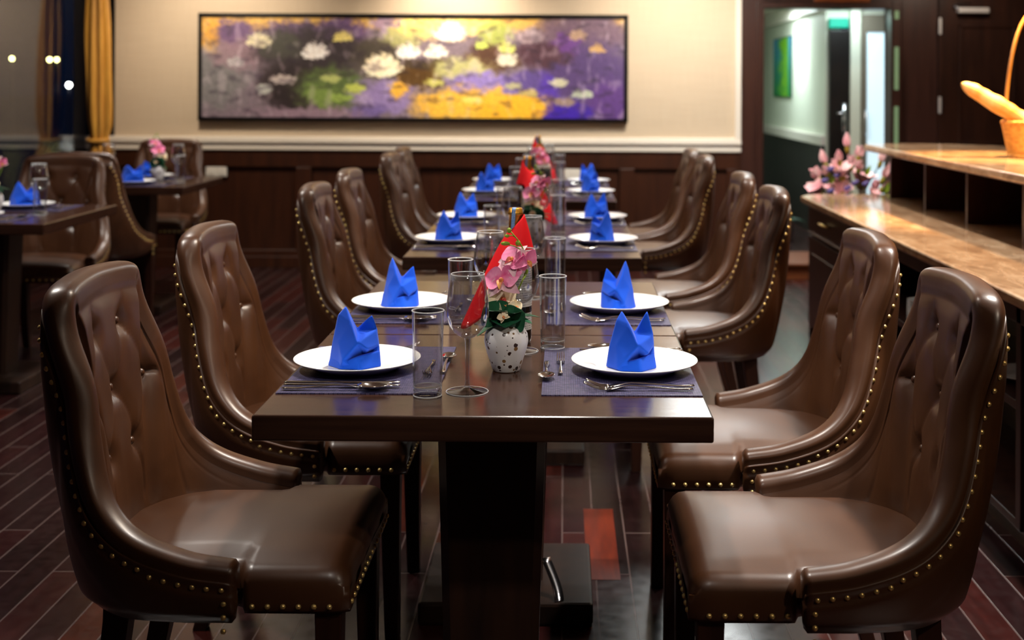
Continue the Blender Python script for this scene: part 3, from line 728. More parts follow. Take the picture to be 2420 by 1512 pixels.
    half = [q for q in nail_path[:K // 2] if q[2] < .945 and q[0].x < .062]
    for sy in (1, -1):
        b = MB(); pth = [(Vector((q[0].x, q[0].y * sy, q[0].z)), Vector((q[1].x, q[1].y * sy, q[1].z))) for q in half]
        dense = []
        for (p0, n0), (p1, n1) in zip(pth, pth[1:]):
            for k in range(4): dense.append((p0.lerp(p1, k / 4), n0.lerp(n1, k / 4)))
        run(b, dense, .0245)
        p0, n0 = dense[0]
        for k in range(1, 4): dome(b, (p0.x + .004, p0.y, p0.z - .0235 * k), n0)
        b.build('nailhead_trim', 'brass', root, weld=False)
    b = MB()
    for k in range(16): dome(b, (.2715, -.222 + .444 * k / 15, .412), (1, 0, 0))
    b.build('front_nailhead_trim', 'brass', root, weld=False)
    for sy in (1, -1):
        b = MB()
        for k in range(6): dome(b, (.102 + .027 * k, .2495 * sy, .412), (0, sy, 0))
        b.build('seat_nailhead_trim', 'brass', root, weld=False)
    return root
CH = make_chair()
ORD = ['frontmost', 'second', 'third', 'fourth', 'fifth', 'farthest']
CORD = ['frontmost', 'second from the front', 'third from the front', 'fourth from the front', 'fifth from the front', 'farthest from the front']
chairs = []
for i, y in enumerate((2.46, 3.25, 4.64, 5.44, 6.78, 7.40)):
    chairs.append((-.642 - .010 * max(0, i - 2), y, 0, f'brown tufted leather chair, {CORD[i]} on the window side of the long table', 'leather chairs on the window side of the long table'))
for i, y in enumerate((2.43, 3.15, 4.58, 5.33, 6.70, 7.38)):
    chairs.append((.490 - .007 * max(0, i - 2), y, PI, f'brown leather chair, {CORD[i]} on the bar side of the long table', 'leather chairs on the bar side of the long table'))
chairs += [(-2.53, 6.15, -PI / 2, 'tufted leather chair facing the camera at the near window table', 'chairs at the window tables'),
           (-2.56, 6.96, PI / 2, 'leather chair with its back to the camera at the far window table', 'chairs at the window tables'),
           (-2.60, 8.12, -PI / 2, 'tufted leather chair against the wainscot behind the far window table', 'chairs at the window tables')]
for i, (x, y, rz, lb, gr) in enumerate(chairs):
    if i == 0:
        CH.location = (x, y, 0); CH.rotation_euler = (0, 0, rz); CH['label'] = lb; CH['group'] = gr
    else: dup(CH, (x, y, 0), rz, lb, gr)

# ------------------------------------------------------------------ tables
def make_table(W, D, label, loc, group):
    t = thing('dining_table', label, 'table', loc, 0, group)
    b = MB(); b.box(-W / 2, W / 2, -D / 2, D / 2, .705, .75); b.build('tabletop', 'table_wood', t, smooth=False, bevel=.004)
    b = MB(); rows = []
    for k in range(7):
        q = k / 6; z = .705 - .655 * q; h = .107 - .019 * q; hd = .09 - .014 * q; ch = .016
        rows.append([(-h + ch, -hd, z), (h - ch, -hd, z), (h, -hd + ch, z), (h, hd - ch, z), (h - ch, hd, z), (-h + ch, hd, z), (-h, hd - ch, z), (-h, -hd + ch, z)])
    b.grid(rows, close_v=True); b.build('pedestal', 'pedestal_wood', t, smooth=False)
    b = MB(); b.box(-.215, .215, -.21, .21, 0, .056); b.build('foot', 'pedestal_wood', t, smooth=False, bevel=.008)
    return t
TX = -.1385
tabs = [(TX, 2.192, .718, 'frontmost dark wooden table, its thick front edge and pedestal in view'),
        (TX, 2.914, .80, 'dark wooden table butted against the frontmost one across a seam'),
        (TX, 4.233, .79, 'dark wooden table just past the first gap in the long row'),
        (TX, 5.027, .79, 'dark wooden table just before the second gap in the long row'),
        (TX, 6.333, .77, 'dark wooden table just past the second gap in the long row'),
        (TX, 7.107, .77, 'dark wooden table at the far end of the long row by the picture wall')]
for x, y0, D, lb in tabs: make_table(.80, D, lb, (x, y0 + D / 2, 0), 'tables of the long row')
make_table(.80, .85, 'near dark wooden table beside the window', (-2.52, 5.60, 0), 'window tables')
make_table(.80, .82, 'far dark wooden table beside the window, in front of the gold curtain', (-2.52, 7.48, 0), 'window tables')
# bent metal strip on the foot of the second table
b = MB(); rows = []
for k in range(13):
    q = k / 12; rows.append([(-.052 + .02 * q + .018 * math.sin(q * 2.2), 3.17 - .06 * q, .0575 + .085 * (1 - q) ** 1.4), (-.03 + .02 * q + .018 * math.sin(q * 2.2), 3.18 - .06 * q, .0575 + .085 * (1 - q) ** 1.4)])
b.grid(rows); o = b.build('metal_strip', 'chrome'); md = o.modifiers.new('s', 'SOLIDIFY'); md.thickness = .002; md.offset = 1
tag(o, 'small bent metal strip lying on the foot of the second table', 'metal strip')

# ------------------------------------------------------------------ tableware masters (guest sits at -x, faces +x, z=0 on the table)
def mk_plate():
    b = MB(); pr = [(0, .004), (.070, .004), (.078, .006), (.084, .010), (.092, .0135), (.110, .0185), (.124, .0225), (.1265, .0228), (.127, .0215), (.122, .0185), (.100, .0105), (.086, .004), (.080, .0), (.072, .0), (.070, .0015), (0, .0015)]
    b.lathe(pr, 64); return b.build('dinner_plate', 'porcelain')
def mk_tumbler():
    t = thing('tumbler', '', 'glass')
    b = MB(); b.lathe([(.0265, .018), (.0275, .06), (.0295, .155), (.0300, .157), (.0292, .1575), (.0275, .154), (.0258, .06), (.0245, .0185)], 40); b.build('glass_wall', 'glass', t)
    b = MB(); b.lathe([(0, .0008), (.0235, .0), (.0258, .002), (.0264, .018), (.024, .0182), (.02, .0165), (0, .0155)], 40); b.build('glass_base', 'glass_solid', t)
    b = MB(); b.tube([(.0256 * math.cos(2 * PI * k / 40), .0256 * math.sin(2 * PI * k / 40), .0018) for k in range(41)], .0013, 6, cap=False); b.tube([(.0258 * math.cos(2 * PI * k / 40), .0258 * math.sin(2 * PI * k / 40), .0182) for k in range(41)], .0007, 6, cap=False); b.build('base_glint_ring', 'rim_glint', t)  # pale rings added to draw the glint round the base
    b = MB(); b.tube([(.0296 * math.cos(2 * PI * k / 40), .0296 * math.sin(2 * PI * k / 40), .157) for k in range(41)], .0012, 6, cap=False); b.build('rim', 'rim_glint', t)
    return t
def mk_wine():
    t = thing('wine_glass', '', 'glass')
    pr = [(.0045, .100), (.012, .102), (.024, .110), (.034, .124), (.0395, .142), (.0400, .152), (.0385, .172), (.0345, .200), (.0315, .2195)]
    b = MB(); b.lathe(pr + [(.0309, .2200)] + [(r - .0010, z + .0006) for r, z in pr[::-1]], 48); b.build('bowl', 'glass', t)
    b = MB(); b.lathe([(.006, .1015), (.0046, .095), (.0036, .075), (.0034, .045), (.0040, .018), (.0060, .008)], 20); b.build('stem', 'glass_solid', t)
    b = MB(); b.lathe([(0, .0105), (.006, .0085), (.012, .0055), (.036, .0022), (.0395, .0012), (.0395, 0), (0, 0)], 48); b.build('foot', 'glass_solid', t)
    b = MB(); b.tube([(.0392 * math.cos(2 * PI * k / 40), .0392 * math.sin(2 * PI * k / 40), .0010) for k in range(41)], .0008, 6, cap=False); b.build('foot_glint_ring', 'rim_glint', t)  # pale ring added as the foot's painted glint
    b = MB(); b.tube([(.0312 * math.cos(2 * PI * k / 40), .0312 * math.sin(2 * PI * k / 40), .2197) for k in range(41)], .0010, 6, cap=False); b.build('rim', 'rim_glint', t)
    return t
def strip(b, path, widths, th):
    """flat bar along path points (x, z) with half widths in y"""
    rows = []
    for i, ((x, z), wdt) in enumerate(zip(path, widths)):
        rows.append([(x, -wdt, z), (x, -wdt * .6, z + th), (x, wdt * .6, z + th), (x, wdt, z), (x, wdt * .6, z - th * .4), (x, -wdt * .6, z - th * .4)])
    b.grid(rows, close_v=True); b.add(rows[0], [tuple(range(6))]); b.add(rows[-1], [tuple(range(6))[::-1]])
def mk_fork(L=.20):
    b = MB(); k = L / .2
    pth = spline([(0, .0035, 0), (.03 * k, .003, 0), (.09 * k, .007, 0), (.12 * k, .0085, 0), (.145 * k, .004, 0), (.158 * k, .0022, 0)], 16)
    wd = [.0065, .0068, .0066, .006, .0054, .0046, .004, .0034, .0028, .0026, .0026, .0032, .0055, .009, .0112, .0112]
    strip(b, [(p[0], p[1]) for p in pth], [x * k for x in wd], .0014)
    for s in (-.0093, -.0031, .0031, .0093):
        tn = spline([(.156 * k, s * k, .0024), (.172 * k, s * k, .004), (.186 * k, s * k * .96, .009), (.20 * k, s * k * .92, .0155)], 8)
        b.tube([p[:3] for p in tn], [.0015, .0015, .0014, .0013, .0012, .0011, .001, .0007], 6)
    return b.build('fork', 'steel')
def mk_spoon(L=.20):
    b = MB(); k = L / .2
    pth = spline([(0, .0035, 0), (.03 * k, .003, 0), (.09 * k, .008, 0), (.125 * k, .0085, 0), (.145 * k, .0035, 0)], 16)
    wd = [.0065, .0068, .0066, .006, .0054, .0046, .004, .0036, .003, .0028, .0028, .0028, .003, .0034, .004, .005]
    strip(b, [(p[0], p[1]) for p in pth], [x * k for x in wd], .0014)
    rows = []
    for i in range(9):
        a = i / 8; row = []
        for j in range(20):
            th = 2 * PI * j / 20; row.append(((.171 + .031 * a * math.cos(th)) * k, .0205 * k * a * math.sin(th) * (1 - .12 * math.cos(th)), .0012 + .0085 * a * a * k))
        rows.append(row)
    rows2 = [[(p[0], p[1], p[2] + .0009) for p in r] for r in rows[::-1]]
    b.grid(rows + rows2, close_v=True); return b.build('spoon', 'steel')
def mk_knife(L=.22):
    b = MB()
    pth = [(L * q, .004) for q in (0, .02, .1, .25, .4, .46, .5, .6, .8, .92, .98, 1.0)]
    strip(b, pth, [.005, .0068, .0072, .0066, .0055, .0045, .0075, .0088, .0095, .0085, .005, .0015], .0022)
    return b.build('table_knife', 'steel')
def mk_mat():
    b = MB(); b.box(-.149, .149, -.2115, .2115, 0, .0022); return b.build('place_mat', 'mat', smooth=False)
def mk_napkin(lp, rp, seed, mirror=1, wide=1.0, name='folded_napkin'):
    r = random.Random(seed); j = lambda a=.0035: r.uniform(-a, a)
    V = [(-.054, 0, 0), (-.030, -.034, 0), (.005, -.037, 0), (.030, -.028, 0), (.052, 0, 0), (-.047, -.004, .044), (-.035, -.007, .097 * lp / .118), (-.022, 0, lp), (-.008, -.026, .088), (.004, .002, .066),
         (.034, .002, rp), (.043, -.002, .070), (.049, -.005, .042), (.010, -.040, .054), (.030, -.034, .036), (.018, -.004, .020), (-.016, -.044, .020), (-.032, -.020, .050),
         (-.028, .030, 0), (.030, .030, 0), (.004, .009, .070), (-.030, .022, .050), (.030, .022, .050)]
    V = [((x + j()) * mirror * wide, y + j() if z > .005 else y, z + (j() if z > .005 else 0)) for x, y, z in V]
    F = [(5, 17, 8, 6), (6, 8, 7), (8, 9, 7), (17, 13, 8), (8, 13, 9), (9, 13, 11), (13, 14, 12, 11), (9, 11, 10), (0, 1, 17, 5), (1, 16, 17), (16, 13, 17), (16, 15, 13), (13, 15, 14), (14, 15, 12), (15, 3, 12), (3, 4, 12),
         (1, 2, 16), (2, 3, 15), (2, 15, 16), (0, 5, 21, 18), (5, 6, 7, 21), (21, 7, 20), (20, 10, 22), (22, 10, 11, 12), (22, 12, 4, 19), (18, 21, 22, 19), (21, 20, 22), (7, 9, 20), (9, 10, 20), (0, 18, 19, 4, 3, 2, 1)]
    b = MB(); b.add(V, F)
    cb = [(-.053, -.004, 0), (-.024, -.040, 0), (.016, -.046, 0), (.050, -.010, 0)]; ct = [(-.046, -.004, .034), (-.022, -.036, .016 + j(.006)), (.010, -.041, .024 + j(.006)), (.047, -.008, .030 + j(.01))]
    W3 = lambda q, dy=0.: ((q[0] + j(.002)) * mirror * wide, q[1] + dy, q[2])
    cv = [W3(q) for q in cb] + [W3(q) for q in ct] + [W3(q, .006) for q in cb] + [W3(q, .008) for q in ct]
    b.add(cv, [(k, k + 1, k + 5, k + 4) for k in range(3)] + [(k + 8, k + 12, k + 13, k + 9) for k in range(3)] + [(k + 4, k + 5, k + 13, k + 12) for k in range(3)] + [(k, k + 8, k + 9, k + 1) for k in range(3)] + [(0, 4, 12, 8), (3, 11, 15, 7)])
    o = b.build(name, 'blue')
    me = o.data; at = me.attributes.new('crease_edge', 'FLOAT', 'EDGE')
    for k in range(len(me.edges)): at.data[k].value = .82
    md = o.modifiers.new('sub', 'SUBSURF'); md.levels = md.render_levels = 3
    # tucked bottom cuff
    return o
PLATE, TUMB, WINE, FORK, SPOON, KNIFE, DSPOON, DFORK, MAT = mk_plate(), mk_tumbler(), mk_wine(), mk_fork(.205), mk_spoon(.20), mk_knife(), mk_spoon(.165), mk_fork(.15), mk_mat()
for o, c in ((PLATE, 'plate'), (FORK, 'fork'), (SPOON, 'spoon'), (KNIFE, 'knife'), (DSPOON, 'spoon'), (DFORK, 'fork'), (MAT, 'place mat')): o['category'] = c
DSPOON.name = 'dessert_spoon'; DFORK.name = 'dessert_fork'
USED = set()
def put(master, loc, rz, label, group):
    if master.name not in USED:
        USED.add(master.name); master.location = loc; master.rotation_euler = (0, 0, rz); master['label'] = label; master['group'] = group; return master
    return dup(master, loc, rz, label, group)
TZ = .75
def setting(px, py, rz, where, nap, mat_dx=0, full=True, sidecut='all', glasses=True, jit=0):
    ca, sa = round(math.cos(rz)), round(math.sin(rz)); rr = random.Random(int(px * 1000) + int(py * 100))
    L = lambda x, y, z=0.: (px + ca * x - sa * y, py + sa * x + ca * y, TZ + z)
    MT = .0023
    put(MAT, L(mat_dx, 0), rz, f'woven dark blue-grey place mat under the {where}', 'woven place mats')
    put(PLATE, L(0, 0, MT), rz, f'round white dinner plate of the {where}', 'white dinner plates')
    lp, rp, mir, wide = nap
    o = mk_napkin(lp, rp, rr.randint(0, 9999), mir, wide); o.location = (px - .004, py + .005, TZ + MT + .0045)
    tag(o, f'bright blue folded napkin on the plate of the {where}', 'napkin', 'blue folded napkins')
    if glasses:
        put(TUMB, L(.167 + rr.uniform(-.003, .002), -.219), 0, f'straight clear tumbler of the {where}', 'clear tumblers')
        put(WINE, L(.235 + rr.uniform(-.002, .003), -.186), 0, f'stemmed wine glass of the {where}', 'stemmed wine glasses')
    z = MT + .0006
    def cut(master, x, y, a, lab, gr): put(master, L(x, y, z), rz + a, lab, gr)
    s_left = ca > 0 or sa > 0
    lefts = sidecut in ('all', 'left'); rights = sidecut in ('all', 'right')
    if lefts:
        cut(FORK, -.105, .150, .03, f'steel fork nearer the plate, {where}', 'steel forks')
        cut(FORK, -.100, .176, .00, f'steel fork farther from the plate, {where}', 'steel forks')
    if rights:
        cut(KNIFE, -.115, -.146, .01, f'steel knife nearer the plate, {where}', 'steel knives')
        cut(KNIFE, -.112, -.166, -.01, f'steel knife beside the soup spoon, {where}', 'steel knives')
        cut(SPOON, -.110, -.190, .01, f'steel soup spoon outside the knives, {where}', 'steel spoons')
    if full:
        cut(DSPOON, .176, -.055 + .0, PI / 2, f'small steel dessert spoon above the plate, {where}', 'dessert spoons')
        cut(DFORK, .148, .055, -PI / 2, f'small steel dessert fork above the plate, {where}', 'dessert forks')
rowsY = (2.556, 3.25, 4.62, 5.42, 6.74, 7.50)
NAPL = [(.122, .104, 1, 1.02), (.124, .104, 1, .92), (.112, .118, 1, .95), (.116, .112, 1, 1.0), (.112, .114, 1, .95), (.114, .108, 1, 1.0)]
NAPR = [(.117, .116, 1, .95), (.122, .104, -1, .86), (.122, .098, -1, .88), (.112, .116, 1, 1.0), (.114, .112, 1, .98), (.118, .110, -1, .96)]
for i, y in enumerate(rowsY):
    setting(-.414, y, 0, f'{ORD[i]} window-side setting of the long table', NAPL[i], .032, full=i < 3, sidecut='all' if i < 3 else 'right')
    setting(.143, y - .005, PI, f'{ORD[i]} bar-side setting of the long table', NAPR[i], .034, full=i < 3, sidecut='all' if i < 3 else 'left')
setting(-2.50, 5.36, PI / 2, 'near setting of the near window table', (.112, .104, 1, 1.35), .0, full=False, sidecut='all')
setting(-2.47, 5.83, -PI / 2, 'far setting of the near window table', (.120, .110, 1, 1.38), .0, full=False, sidecut='left')
setting(-2.46, 7.25, PI / 2, 'near setting of the far window table', (.108, .112, 1, 1.35), .0, full=False, sidecut='all')
setting(-2.50, 7.72, -PI / 2, 'far setting of the far window table', (.112, .104, -1, 1.35), .0, full=False, sidecut='left')

# ------------------------------------------------------------------ orchid pots
def petal(b, base, dirv, nrm, L, W, curl=.3, cup=.25, n=8, m=6, tip=.6):
    dirv = Vector(dirv).normalized(); nrm = Vector(nrm); nrm = (nrm - dirv * nrm.dot(dirv)).normalized(); sd = dirv.cross(nrm)
    rows = []
    for i in range(n + 1):
        u = i / n; wv = W * (math.sin(PI * min(1, u ** tip)) ** .8 if 0 < u < 1 else 0.02); row = []
        for k in range(m + 1):
            s = k / m * 2 - 1
            row.append(Vector(base) + dirv * (L * u) + sd * (wv * s) + nrm * (-curl * L * u * u + cup * wv * s * s + .03 * L * math.sin(PI * u)))
        rows.append(row)
    th = .0006 if L < .06 else .0009
    back = [[p - nrm * th for p in r] for r in rows]
    b.grid(rows); b.grid(back, flip=True)
    # close the rim
    rim = [r[0] for r in rows] + [rows[-1][k] for k in range(1, m + 1)] + [r[-1] for r in rows[-2::-1]]
    rimb = [r[0] for r in back] + [back[-1][k] for k in range(1, m + 1)] + [r[-1] for r in back[-2::-1]]
    b.grid([rim, rimb])
def orchid_flower(parent, c, facing, size, pale=False, roll=0.):
    f = Vector(facing).normalized(); u = Vector((0, 0, 1)) - f * f.z
    u = u.normalized() if u.length > .1 else Vector((0, 1, 0)); s = f.cross(u)
    D = lambda a: u * math.cos(a + roll) + s * math.sin(a + roll)
    b = MB()
    b.cur = 1
    for a in (0, 2.25, -2.25): petal(b, Vector(c) - f * .002, D(a) + f * .15, f, size * .52, size * .17, .25, .15)
    b.cur = 2 if pale else 0
    for a in (1.25, -1.25): petal(b, c, D(a) + f * .1, f, size * .50, size * .27, .2, .2, tip=.75)
    b.cur = 3
    petal(b, Vector(c) + f * .002, D(PI) * .7 + f * .8, -D(PI) + f * .2, size * .24, size * .09, .5, .5); b.ball(Vector(c) + f * size * .06, size * .055, 8, 6)
    return b.build('orchid_flower', ['pink', 'cream' if pale else 'blush', 'cream' if pale else 'blush', 'magenta'], parent, weld=False)
def potted_orchid(loc, label, flip=1, seed=1):
    r = random.Random(seed); t = thing('potted_orchid', label, 'potted flower', loc, 0, 'orchids in speckled vases')
    b = MB(); b.lathe([(0, 0), (.0255, 0), (.0275, .002), (.034, .022), (.0415, .045), (.0445, .060), (.0430, .074), (.0365, .086), (.0300, .0915), (.0285, .094), (.0255, .094), (.0260, .088), (.03, .08), (0, .075)], 48); b.build('vase', 'vase', t)
    b = MB(); b.lathe([(.0300, .092), (.0315, .096), (.0300, .101), (.02, .104), (0, .105)], 32); b.build('moss_collar', 'leaf', t)
    X = lambda px, py, dy=0.: (flip * ((px - 1199) / 1176), dy, (875 - py) / 1176)   # photo proportions around the vase foot
    for dx, dy, l, wd, z, tl in ((-.5, -.9, .060, .026, .108, .55), (.35, -.9, .052, .024, .106, .55), (-1, -.3, .060, .020, .100, -.35), (1, .25, .062, .016, .106, .12), (.95, -.35, .05, .017, .104, .02), (0, -1, .05, .03, .104, .0), (-.5, .9, .06, .02, .106, .2), (.4, .9, .055, .02, .106, .25)):
        b = MB(); dv = Vector((dx * flip, dy, 0)).normalized() + Vector((0, 0, tl)); petal(b, (0.006 * dx * flip, .006 * dy, z), dv, Vector((-dv.x * tl, -dv.y * tl, 1)) if abs(tl) < 1 else Vector((0, -1, .3)), l, wd, .15, .12, 10, 6, .8); b.build('leaf', 'leaf', t, weld=False)
    for dv, l, wd, bx in (((-.55, -.25, .75), .050, .034, -.010), ((.75, -.30, .45), .040, .030, .004), ((-.1, -.3, .9), .036, .026, .012)):
        b = MB(); petal(b, (bx * flip, -.016, .100), (dv[0] * flip, dv[1], dv[2]), (.15 * flip, -1, .25), l, wd, .1, .1, 10, 6, .85); b.build('leaf', 'leaf', t, weld=False)
    b = MB()
    st = [X(1203, 770), X(1210, 730), X(1222, 695, .004), X(1240, 655, .004), X(1246, 620, 0), X(1241, 594, -.004), X(1226, 567, -.006), X(1208, 546, -.004)]
    b.tube([p[:3] for p in spline(st, 30)], [.0022 - .0010 * k / 29 for k in range(30)], 6)
    for p0, p1 in (((1222, 695), (1190, 678)), ((1243, 640), (1222, 610)), ((1246, 620), (1246, 606)), ((1214, 718), (1178, 700)), ((1230, 676), (1246, 650)), ((1241, 594), (1196, 576)), ((1222, 562), (1204, 557))):
        a = Vector(X(*p0)); c = Vector(X(*p1)); b.tube([a, (a + c) / 2 + Vector((0, -.004, .003)), c], .0011, 5)
    b.build('flower_stem', 'stem', t)
    for (px, py), rr in (((1205, 544), (.0045, .0045, .0055)), ((1200, 557), (.005, .0038, .0036)), ((1196, 575), (.0095, .0042, .0042)), ((1226, 574), (.0052, .005, .006)), ((1246, 640), (.004, .004, .0065))):
        b = MB(); b.ball((0, 0, 0), rr, 10, 8); b.build('bud', 'stem', t, loc=X(px, py, -.004))
    k = flip
    orchid_flower(t, X(1190, 660, -.014), (-.45 * k, -.8, .35), .088, False, .2)
    orchid_flower(t, X(1214, 612, -.006), (-.5 * k, -.7, .5), .074, False, -.5)
    orchid_flower(t, X(1248, 616, -.008), (.6 * k, -.75, -.1), .058, False, .5)
    orchid_flower(t, X(1168, 700, .006), (-.8 * k, -.45, .2), .078, True, .1)
    orchid_flower(t, X(1190, 705, -.006), (.1 * k, -.9, .2), .070, True, .4)
    orchid_flower(t, X(1222, 722, -.012), (.5 * k, -.8, .3), .034, True, 0)
    orchid_flower(t, X(1194, 738, -.045), (0, -1, .3), .026, True, .6)
    return t
O1 = potted_orchid((-.1145, 2.55, TZ), 'pink orchid in a white speckled vase on the frontmost table', 1, 1)
O2 = potted_orchid((-.108, 4.60, TZ), 'pink orchid in a speckled vase on the middle tables', 1, 2)
O3 = potted_orchid((-.118, 6.70, TZ), 'pink orchid in a speckled vase on the last pair of tables by the picture wall', -1, 3)
potted_orchid((-2.52, 5.60, TZ), 'pink orchid cut by the picture edge on the near window table', 1, 4)
potted_orchid((-2.40, 7.50, TZ), 'pink orchid in a pale vase on the far window table', -1, 5)

# ------------------------------------------------------------------ wine bottles in red napkins
def wine_bottle(loc, label):
    t = thing('wine_bottle', label, 'bottle', loc, 0, 'wine bottles along the long table')
    b = MB(); b.lathe([(0, .004), (.030, .0), (.0355, .003), (.037, .01), (.037, .175), (.0355, .19), (.029, .207), (.020, .222), (.0155, .236), (.0145, .25), (.0145, .296), (0, .297)], 40); b.build('glass_body', 'bottle', t)
    b = MB(); b.lathe([(.0158, .225), (.0152, .25), (.0152, .283), (.0168, .284), (.0168, .290), (.0156, .291), (.0156, .2975), (.013, .299), (0, .299)], 32); b.build('foil_capsule', 'gold', t)
    b = MB(); rows = [[(.0374 * math.cos(a), .0374 * math.sin(a), z) for a in [-2.1 + 2.2 * k / 20 for k in range(21)]] for z in (.082, .172)]; b.grid(rows); b.build('label', 'label', t)
    b = MB(); rows = [[(.0374 * math.cos(a), .0374 * math.sin(a), z) for a in [-1.5 + 1.5 * k / 20 for k in range(21)]] for z in (.03, .068)]; b.grid(rows); b.build('back_label', 'label', t)
    b = MB(); rows = []
    for k in range(12):
        q = k / 11; z = .2995 - .062 * q if k else .3; a0 = -1.75 - .22 * q
        rows.append([((.0173) * math.cos(a0 + s), (.0173) * math.sin(a0 + s), z) for s in (-.25, -.08, .08, .25)])
    rows = [[(.004, -.004, .3), (.002, -.004, .3), (-.001, -.004, .3), (-.004, -.004, .3)][::-1]] + rows
    b.grid(rows); b.build('tax_stamp', 'stamp', t)
    return t
def red_napkin(loc, th0, label, drop=.155, reach=.078):
    b = MB(); rows = []
    NA = 72
    for i in range(25):
        u = i / 24; row = []
        for k in range(NA):
            a = 2 * PI * k / NA; dw = max(0., math.cos(a - th0)) ** 1.6; fold = .0018 * math.sin(5 * a + 3 * u) * u
            lo = .190 - drop * dw; hi = .262 - .022 * math.cos(a - th0 + .2); r_lo = .0420 + reach * dw; r_hi = .0182
            z = hi + (lo - hi) * u; r_ = r_hi + (r_lo - r_hi) * (u ** (.85)) + fold
            if z < .215: r_ = max(r_, .040 - max(0, (z - .185)) * .4)
            row.append((r_ * math.cos(a), r_ * math.sin(a), z))
        rows.append(row)
    b.grid(rows, close_v=True); o = b.build('red_napkin', 'red', loc=loc)
    md = o.modifiers.new('s', 'SOLIDIFY'); md.thickness = .0014; md.offset = 1
    return tag(o, label, 'napkin', 'red napkins round the bottles')
for (x, y), th, lb in (((-.108, 2.84), 3.45, 'on the frontmost tables'), ((-.142, 4.95), -.35, 'on the middle tables'), ((-.146, 7.07), -.5, 'on the last tables by the picture wall')):
    wine_bottle((x, y, TZ), f'dark wine bottle with gold foil {lb}')
    red_napkin((x, y, TZ), th, f'red napkin wrapped round the wine bottle {lb}')
# ------------------------------------------------------------------ bar counter on the right
CX, CY0, CY1, CT = 1.23, 1.6, 6.62, .76
def slab(name, poly, z0, z1, mat, parent=None, bevel=.008):
    b = MB(); b.prism(poly, z0, z1); return b.build(name, mat, parent, smooth=False, bevel=bevel, segs=3)
o = slab('lower_worktop', [(CX, CY0), (2.2, CY0), (2.2, CY1 + .1), (CX + .14, CY1 + .1), (CX + .05, CY1 + .06), (CX, CY1 - .03)], CT - .035, CT, 'marble')
tag(o, 'lower beige marble worktop running along the bar on the right', 'worktop')
cab = thing('bar_cabinet', 'dark wooden bar cabinet with open shelves under the marble', 'cabinet', (0, 0, 0))
b = MB(); bx0 = CX + .05
b.box(1.62, 2.15, CY0, CY1, .08, CT - .038)                       # back body behind the shelves
b.box(bx0, 2.15, CY1 - .05, CY1, .0, CT - .038); b.box(bx0, 1.62, 5.52, 5.56, .08, CT - .038); b.box(bx0, 1.62, CY0, CY0 + .03, .08, CT - .038)
b.box(bx0, 1.62, 3.55, 3.59, .08, CT - .038); b.box(bx0, 1.62, 2.83, 2.87, .08, CT - .038)
b.box(bx0 + .01, 1.62, 5.56, CY1 - .05, .08, CT - .038)            # closed end bay
b.box(bx0, 1.62, CY0, 5.52, CT - .10, CT - .038); b.build('carcass', 'cab_wood', cab, smooth=False, bevel=.003)
b = MB(); b.box(bx0 + .05, 2.1, CY0, CY1, 0, .08); b.build('plinth', 'cab_wood', cab, smooth=False)
for z in (.085, .42):
    b = MB(); b.box(bx0 + .01, 1.62, CY0, 5.52, z - .012, z + .012); b.build('shelf', 'cab_wood', cab, smooth=False, bevel=.002)
dr = MB(); dr.box(bx0 - .016, bx0 + .012, 5.60, CY1 - .06, .575, .715); dw = dr.build('drawer', 'cab_wood', cab, smooth=False, bevel=.004)
h = MB(); h.tube([(bx0 - .016, 6.18, .655), (bx0 - .042, 6.17, .66), (bx0 - .042, 6.06, .66), (bx0 - .016, 6.05, .655)], .006); h.build('drawer_handle', 'brass', dw)
h = MB(); h.box(bx0 - .022, bx0 - .014, 5.62, CY1 - .08, .578, .584); h.build('drawer_edge_strip', 'chrome', dw, smooth=False)
dr = MB(); dr.box(bx0 - .014, bx0 + .012, 5.60, CY1 - .06, .10, .56); dw = dr.build('door', 'cab_wood', cab, smooth=False, bevel=.004)
h = MB(); h.box(bx0 - .02, bx0 - .012, 5.70, CY1 - .16, .18, .48); h.build('door_panel', 'cab_wood', dw, smooth=False, bevel=.006)
ris = thing('bar_riser', 'dark compartmented riser standing on the lower marble worktop', 'shelf unit', (0, 0, 0))
b = MB(); b.box(2.02, 2.12, CY0, 6.49, CT, .99); b.build('back_panel', 'cab_wood', ris, smooth=False)
b = MB(); b.box(1.665, 2.12, CY0, 6.49, .972, .995); b.build('top_rail', 'cab_wood', ris, smooth=False)
for y in (6.48, 5.86, 5.25, 4.60, 3.95, 3.3):
    b = MB(); b.box(1.665, 2.03, y - .012, y + .012, CT, .972); b.build('divider', 'cab_wood', ris, smooth=False, bevel=.002)
o = slab('upper_worktop', [(1.55, CY0), (2.42, CY0), (2.42, 5.4), (2.36, 6.1), (2.22, 6.5), (2.02, 6.68), (1.80, 6.72), (1.60, 6.66), (1.55, 6.56)], .997, 1.03, 'marble')
tag(o, 'upper beige marble shelf over the bar riser, rounded at its end', 'worktop')
# plates in the cabinet
b = MB(); b.lathe([(0, .003), (.042, .003), (.06, .008), (.072, .0155), (.0735, .0155), (.072, .013), (.058, .004), (.044, 0), (0, 0)], 40); SP = b.build('side_plate', 'porcelain'); SP['category'] = 'plate'
for k in range(8):
    lb = ['lowest', 'second lowest', 'third', 'fourth', 'fifth', 'sixth', 'second from the top', 'topmost'][k] + ' white saucer plate of the stack inside the bar cabinet'
    put(SP, (1.366, 4.77, .4325 + .0112 * k), 0, lb, 'stacked saucer plates in the bar cabinet')
put(PLATE, (1.44, 3.88, .4325), 0, 'single white plate on the bar cabinet shelf behind the front right chair', 'white dinner plates')
b = MB(); b.tube([(CX + .052, 3.35, .60), (CX + .03, 3.35, .60), (CX + .03, 3.16, .60), (CX + .052, 3.16, .60)], .005); o = b.build('hanging_rail', 'chrome', cab)

